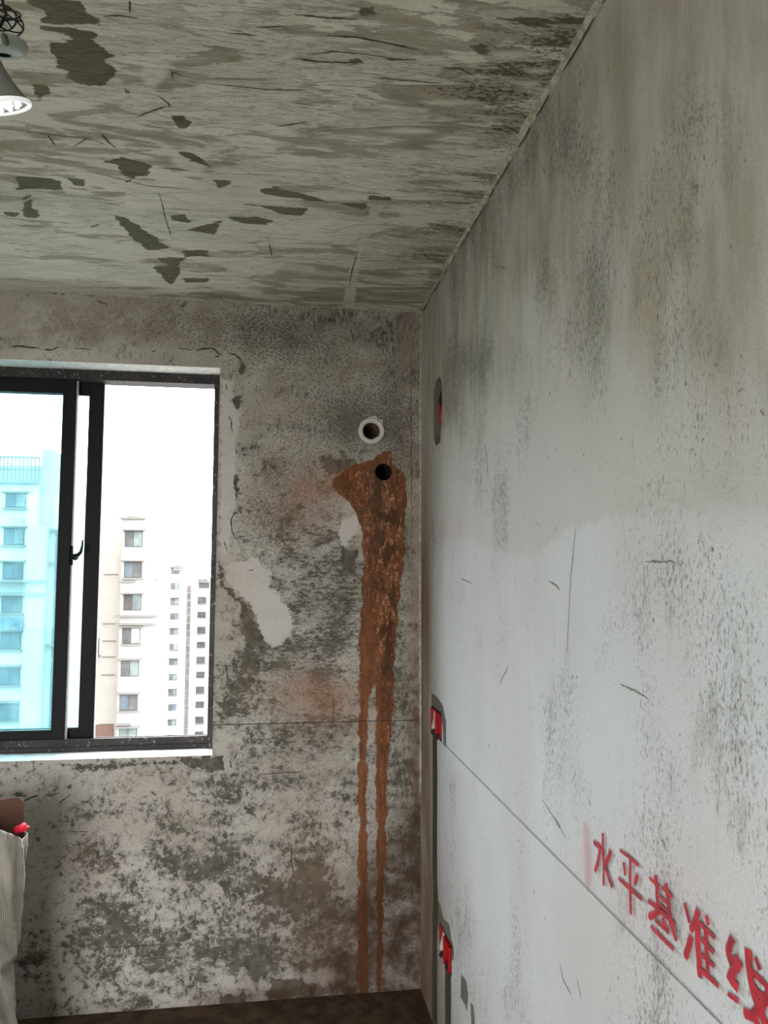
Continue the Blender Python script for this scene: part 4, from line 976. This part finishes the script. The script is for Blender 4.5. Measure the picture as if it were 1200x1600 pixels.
# ---------------------------------------------------------------- towers outside
M_TOWER = simple('pale_tower_render', (124, 122, 119), .9, .6, .05, .05)
M_TOWER2 = simple('cream_tower_render', (142, 137, 130), .9, .6, .05, .05)
M_BAND = simple('grey_floor_band', (84, 80, 77), .9, .8, .08, .05)
M_REC = simple('window_recess', (50, 46, 43), .8, 2, .2, .05)
M_PANE = simple('far_glass_teal', (76, 83, 82), .4, .8, .3, .02, .1)
M_PANE2 = simple('far_glass_grey', (60, 60, 59), .4, .8, .3, .02, .1)
M_PANE3 = simple('far_glass_blue', (60, 67, 72), .4, .8, .3, .02, .1)
M_WHITEF = simple('far_window_frame', (110, 110, 110), .6, 3, .05)
def far_window(par, cx, y, cz, w, h, mats, hood=True, sill=True, mul=True):
    "recess + frame with two panes; y is the face of the wall, window faces -y"
    e = MB().box((cx-w/2, y-.06, cz-h/2), (cx+w/2, y+.02, cz+h/2)).build('window', M_REC, par)
    fr = .05 if w > .9 else .03
    a = MB().box((cx-w/2+fr, y-.075, cz-h/2+fr), (cx-(.02 if mul else -w/2+fr), y-.062, cz+h/2-fr)).build('pane', mats[0], e)
    if mul: MB().box((cx+.02, y-.085, cz-h/2+fr), (cx+w/2-fr, y-.07, cz+h/2-fr)).build('pane', mats[1], e)
    if hood: MB().box((cx-w/2-.25, y-.45, cz+h/2+.02), (cx+w/2+.2, y, cz+h/2+.14)).build('hood', M_BAND, e)
    if sill: MB().box((cx-w/2-.15, y-.30, cz-h/2-.16), (cx+w/2+.15, y, cz-h/2-.04)).build('sill', M_BAND, e)
    return e
GZ = -62.0
def X_at(px, Y, py=1000): return un(px, py, 1, Y)[0]
def Z_at(px, py, Y): return un(px, py, 1, Y)[2]
# main tower
Y = 68.0
tw = empty('apartment_tower', (X_at(205, Y), Y, GZ)); tag(tw, 'white residential tower filling the open sash, with one tall column of windows', 'building')
def tpart(name, mb, mat, par): o = mb.build(name, mat, par); return o
def localise(par):
    "children were made in world coordinates"
    inv = Matrix.Translation(-Vector(par.location))
    for c in par.children: c.matrix_parent_inverse = inv
xa, xb = X_at(186, Y, 1000), X_at(252, Y, 1000); top = Z_at(200, 811, Y)
MB().box((xa, Y, GZ), (xb, Y+3, top)).build('block', M_TOWER, tw); MB().box((xa, Y+3, GZ), (xb-3.2, Y+12, top)).build('block', M_TOWER, tw)
MB().box((xa-.3, Y-.4, top), (xb-1.6, Y+3, top+.14)).build('cornice', M_BAND, tw)
MB().box((xa+.3, Y-.1, top+.2), (xb-2.2, Y+6, top+1.1)).build('parapet', M_TOWER, tw)
xl = X_at(112, Y+4, 1000)
MB().box((xl, Y+2.5, GZ), (xa, Y+14, top-1.0)).build('block', M_TOWER2, tw)
for i, (px, py) in enumerate([(209,842),(208,890),(207,941),(205,993),(203,1044),(201,1097),(200,1150),(199,1203)]):
    p = un(px, py, 1, Y)
    far_window(tw, p[0], Y, p[2], 1.52, 1.42, [(M_PANE2, M_PANE), (M_PANE3, M_PANE2), (M_REC, M_PANE), (M_PANE2, M_WHITEF), (M_PANE2, M_PANE), (M_PANE3, M_PANE2), (M_PANE, M_PANE), (M_PANE2, M_PANE)][i], True, i in (1, 3, 5))
for py in (961, 974):
    z = Z_at(210, py, Y); MB().box((xa-.35, Y-.55, z-.12), (xb-.4, Y, z)).build('floor_band', M_BAND, tw)
for py in (908, 1130):
    z = Z_at(210, py, Y); MB().box((xa-.2, Y-.3, z-.12), (xb-2.4, Y, z)).build('floor_band', M_BAND, tw)
for py in (897, 974, 1001, 1026, 1054, 1131):
    z = Z_at(168, py, Y+2.5); a = X_at(160, Y+2.5); MB().box((a, Y+2.4, z-.05), (a+1.2, Y+2.5, z)).build('floor_band', M_BAND, tw)
p = un(162, 1148, 1, Y+2.5); MB().box((p[0]-.85, Y+2.3, p[2]-1.6), (p[0]+.85, Y+2.5, p[2]+.9)).build('louvre', simple('brown_louvre', (96, 74, 66), .8, 3, .1), tw)
for px, py in ((125,876),(126,958),(125,1036),(124,1060),(124,1090),(145,850),(143,1010)):
    p = un(px, py, 1, Y+2.5); far_window(tw, p[0], Y+2.5, p[2], 1.3, 1.5 if py != 1060 else .7, (M_PANE3, M_PANE3), False, True)
for py in (836, 870, 935, 958):
    p = un(256, py, 1, Y+3); MB().box((p[0]-.1, Y+2.6, p[2]-.2), (p[0]+.22, Y+3, p[2]+.2)).build('wall_bracket', M_BAND, tw)
localise(tw)
# far towers
Y = 146.0
tw = empty('apartment_tower', (X_at(275, Y), Y, GZ)); tag(tw, 'distant white tower of small windows, left of the dark stair strip', 'building')
top = Z_at(270, 884, Y); MB().box((X_at(254, Y), Y, GZ), (X_at(290, Y), Y+14, top)).build('block', M_TOWER, tw)
MB().box((X_at(268, Y), Y-.3, top-.9), (X_at(284, Y), Y, top+.3)).build('parapet', M_BAND, tw)
for i in range(12):
    py = 892+i*23.7; p = un(274-i*.55, py, 1, Y); far_window(tw, p[0], Y, p[2], 1.5, 1.2, (M_PANE2, M_PANE if i % 3 else M_PANE3), i % 2 == 0, i % 3 == 2)
xs = X_at(294, Y); 
for i in range(22):
    z = Z_at(294, 915+i*11.8, Y); MB().box((xs-.32, Y-.1, z-1.25), (xs+.32, Y+.2, z)).build('stair_window', M_PANE2, tw)
MB().box((X_at(289.5, Y), Y+.2, GZ), (X_at(298, Y), Y+12, Z_at(294, 898, Y))).build('stair_core', M_TOWER2, tw)
localise(tw)
Y = 163.0
tw = empty('apartment_tower', (X_at(312, Y), Y, GZ)); tag(tw, 'distant white tower right of the dark stair strip, beside the window jamb', 'building')
top = Z_at(310, 904, Y); MB().box((X_at(298, Y), Y, GZ), (X_at(352, Y), Y+14, top)).build('block', M_TOWER, tw)
MB().box((X_at(303, Y), Y-.3, top-.9), (X_at(322, Y), Y, top)).build('parapet', M_BAND, tw)
for i in range(11):
    py = 914+i*23.4; p = un(314.5-i*.5, py, 1, Y); far_window(tw, p[0]+(.6 if i == 0 else 0), Y, p[2], 2.1, 1.27, (M_PANE2, M_PANE2), False, i % 2 == 1)
localise(tw)
# left tower, seen through both glazed sashes
Y = 62.0
tw = empty('apartment_tower', (X_at(30, Y), Y, GZ)); tag(tw, 'nearer tower seen through the closed tinted sash, with white corner pier', 'building')
top = Z_at(20, 756, Y)
MB().box((X_at(-60, Y), Y, GZ), (X_at(52, Y), Y+7, top)).build('block', M_TOWER2, tw)
MB().box((X_at(-60, Y), Y-.3, top), (X_at(52, Y), Y, top+.2)).build('cornice', M_BAND, tw)
z2 = Z_at(20, 712, Y); m = MB(); x = X_at(-40, Y)
while x < X_at(50, Y): m.box((x, Y+.2, top), (x+.10, Y+.3, z2)); x += .3
m.box((X_at(-40, Y), Y+.15, z2-.15), (X_at(50, Y), Y+.35, z2)); m.box((X_at(-40, Y), Y+.15, z2-1.1), (X_at(50, Y), Y+.35, z2-1.0))
tag(m.build('roof_railing', M_BAND, tw), kind='stuff')
MB().box((X_at(-40, Y), Y+3, top), (X_at(50, Y), Y+9, z2-.4)).build('roof_room', M_TOWER, tw)
zz = Z_at(55, 822, Y)
m = MB(); n = 14; x0, x1 = X_at(38, Y), X_at(69, Y); cx = (x0+x1)/2; rx = (x1-x0)/2
for i in range(n+1):
    a = math.pi*i/n; m.v += [(cx-rx*math.cos(a), Y-1.0*math.sin(a)**.6, GZ), (cx-rx*math.cos(a), Y-1.0*math.sin(a)**.6, zz)]
for i in range(n): m.f.append((2*i, 2*i+2, 2*i+3, 2*i+1))
m.f.append(tuple(2*i+1 for i in range(n+1))); m.build('rounded_pier', M_TOWER, tw)
MB().box((X_at(52, Y), Y+.5, GZ), (X_at(68, Y), Y+8, Z_at(60, 700, Y))).build('pier_core', M_TOWER, tw)
MB().box((X_at(68, Y), Y+1.0, GZ), (X_at(112, Y), Y+7, Z_at(85, 768, Y))).build('block', M_TOWER2, tw)
for py in (906, 926): MB().box((X_at(-30, Y), Y-1.3, Z_at(40, py, Y)-.18), (X_at(71, Y), Y, Z_at(40, py, Y))).build('cornice', M_BAND, tw)
for i, (py, hh) in enumerate([(782,1.15),(838,1.35),(892,1.35),(945,1.3),(1001,1.35),(1056,1.4),(1112,1.4),(1168,1.4)]):
    p = un(24-i*1.8 if i else 25, py, 1, Y); far_window(tw, p[0], Y, p[2], 1.55, hh, (M_PANE3, M_PANE if i in (0, 1) else M_PANE3), True, True)
z = Z_at(20, 815, Y); MB().box((X_at(15, Y), Y-.5, z-.35), (X_at(31, Y), Y, z+.35)).build('air_conditioner', M_TOWER, tw)
z = Z_at(20, 968, Y); m = MB()
rg = random.Random(3)
for i in range(14): m.box((X_at(-6, Y)+i*.17, Y-.8, z-rg.uniform(.4, .9)), (X_at(-6, Y)+i*.17+.13, Y-.75, z+.25))
tag(m.build('hanging_laundry', simple('laundry_cloth', (60, 76, 90), .9, 1, .5), tw), kind='stuff')
for i in range(8):
    z = Z_at(82, 832+i*50, Y+1); e = MB().box((X_at(76, Y), Y+.9, z-2.5), (X_at(92, Y), Y+1, z)).build('window', M_PANE3, tw)
for py in (826, 878, 1008):
    MB().box((X_at(69, Y), Y+.4, Z_at(80, py, Y)-.15), (X_at(100, Y), Y+1, Z_at(80, py, Y))).build('floor_band', M_BAND, tw)
localise(tw)
g = MB().box((-900, -900, GZ-1), (900, 900, GZ)).build('ground', simple('pale_city_ground', (120, 120, 116), .95, .02, .1)); tag(g, kind='structure')
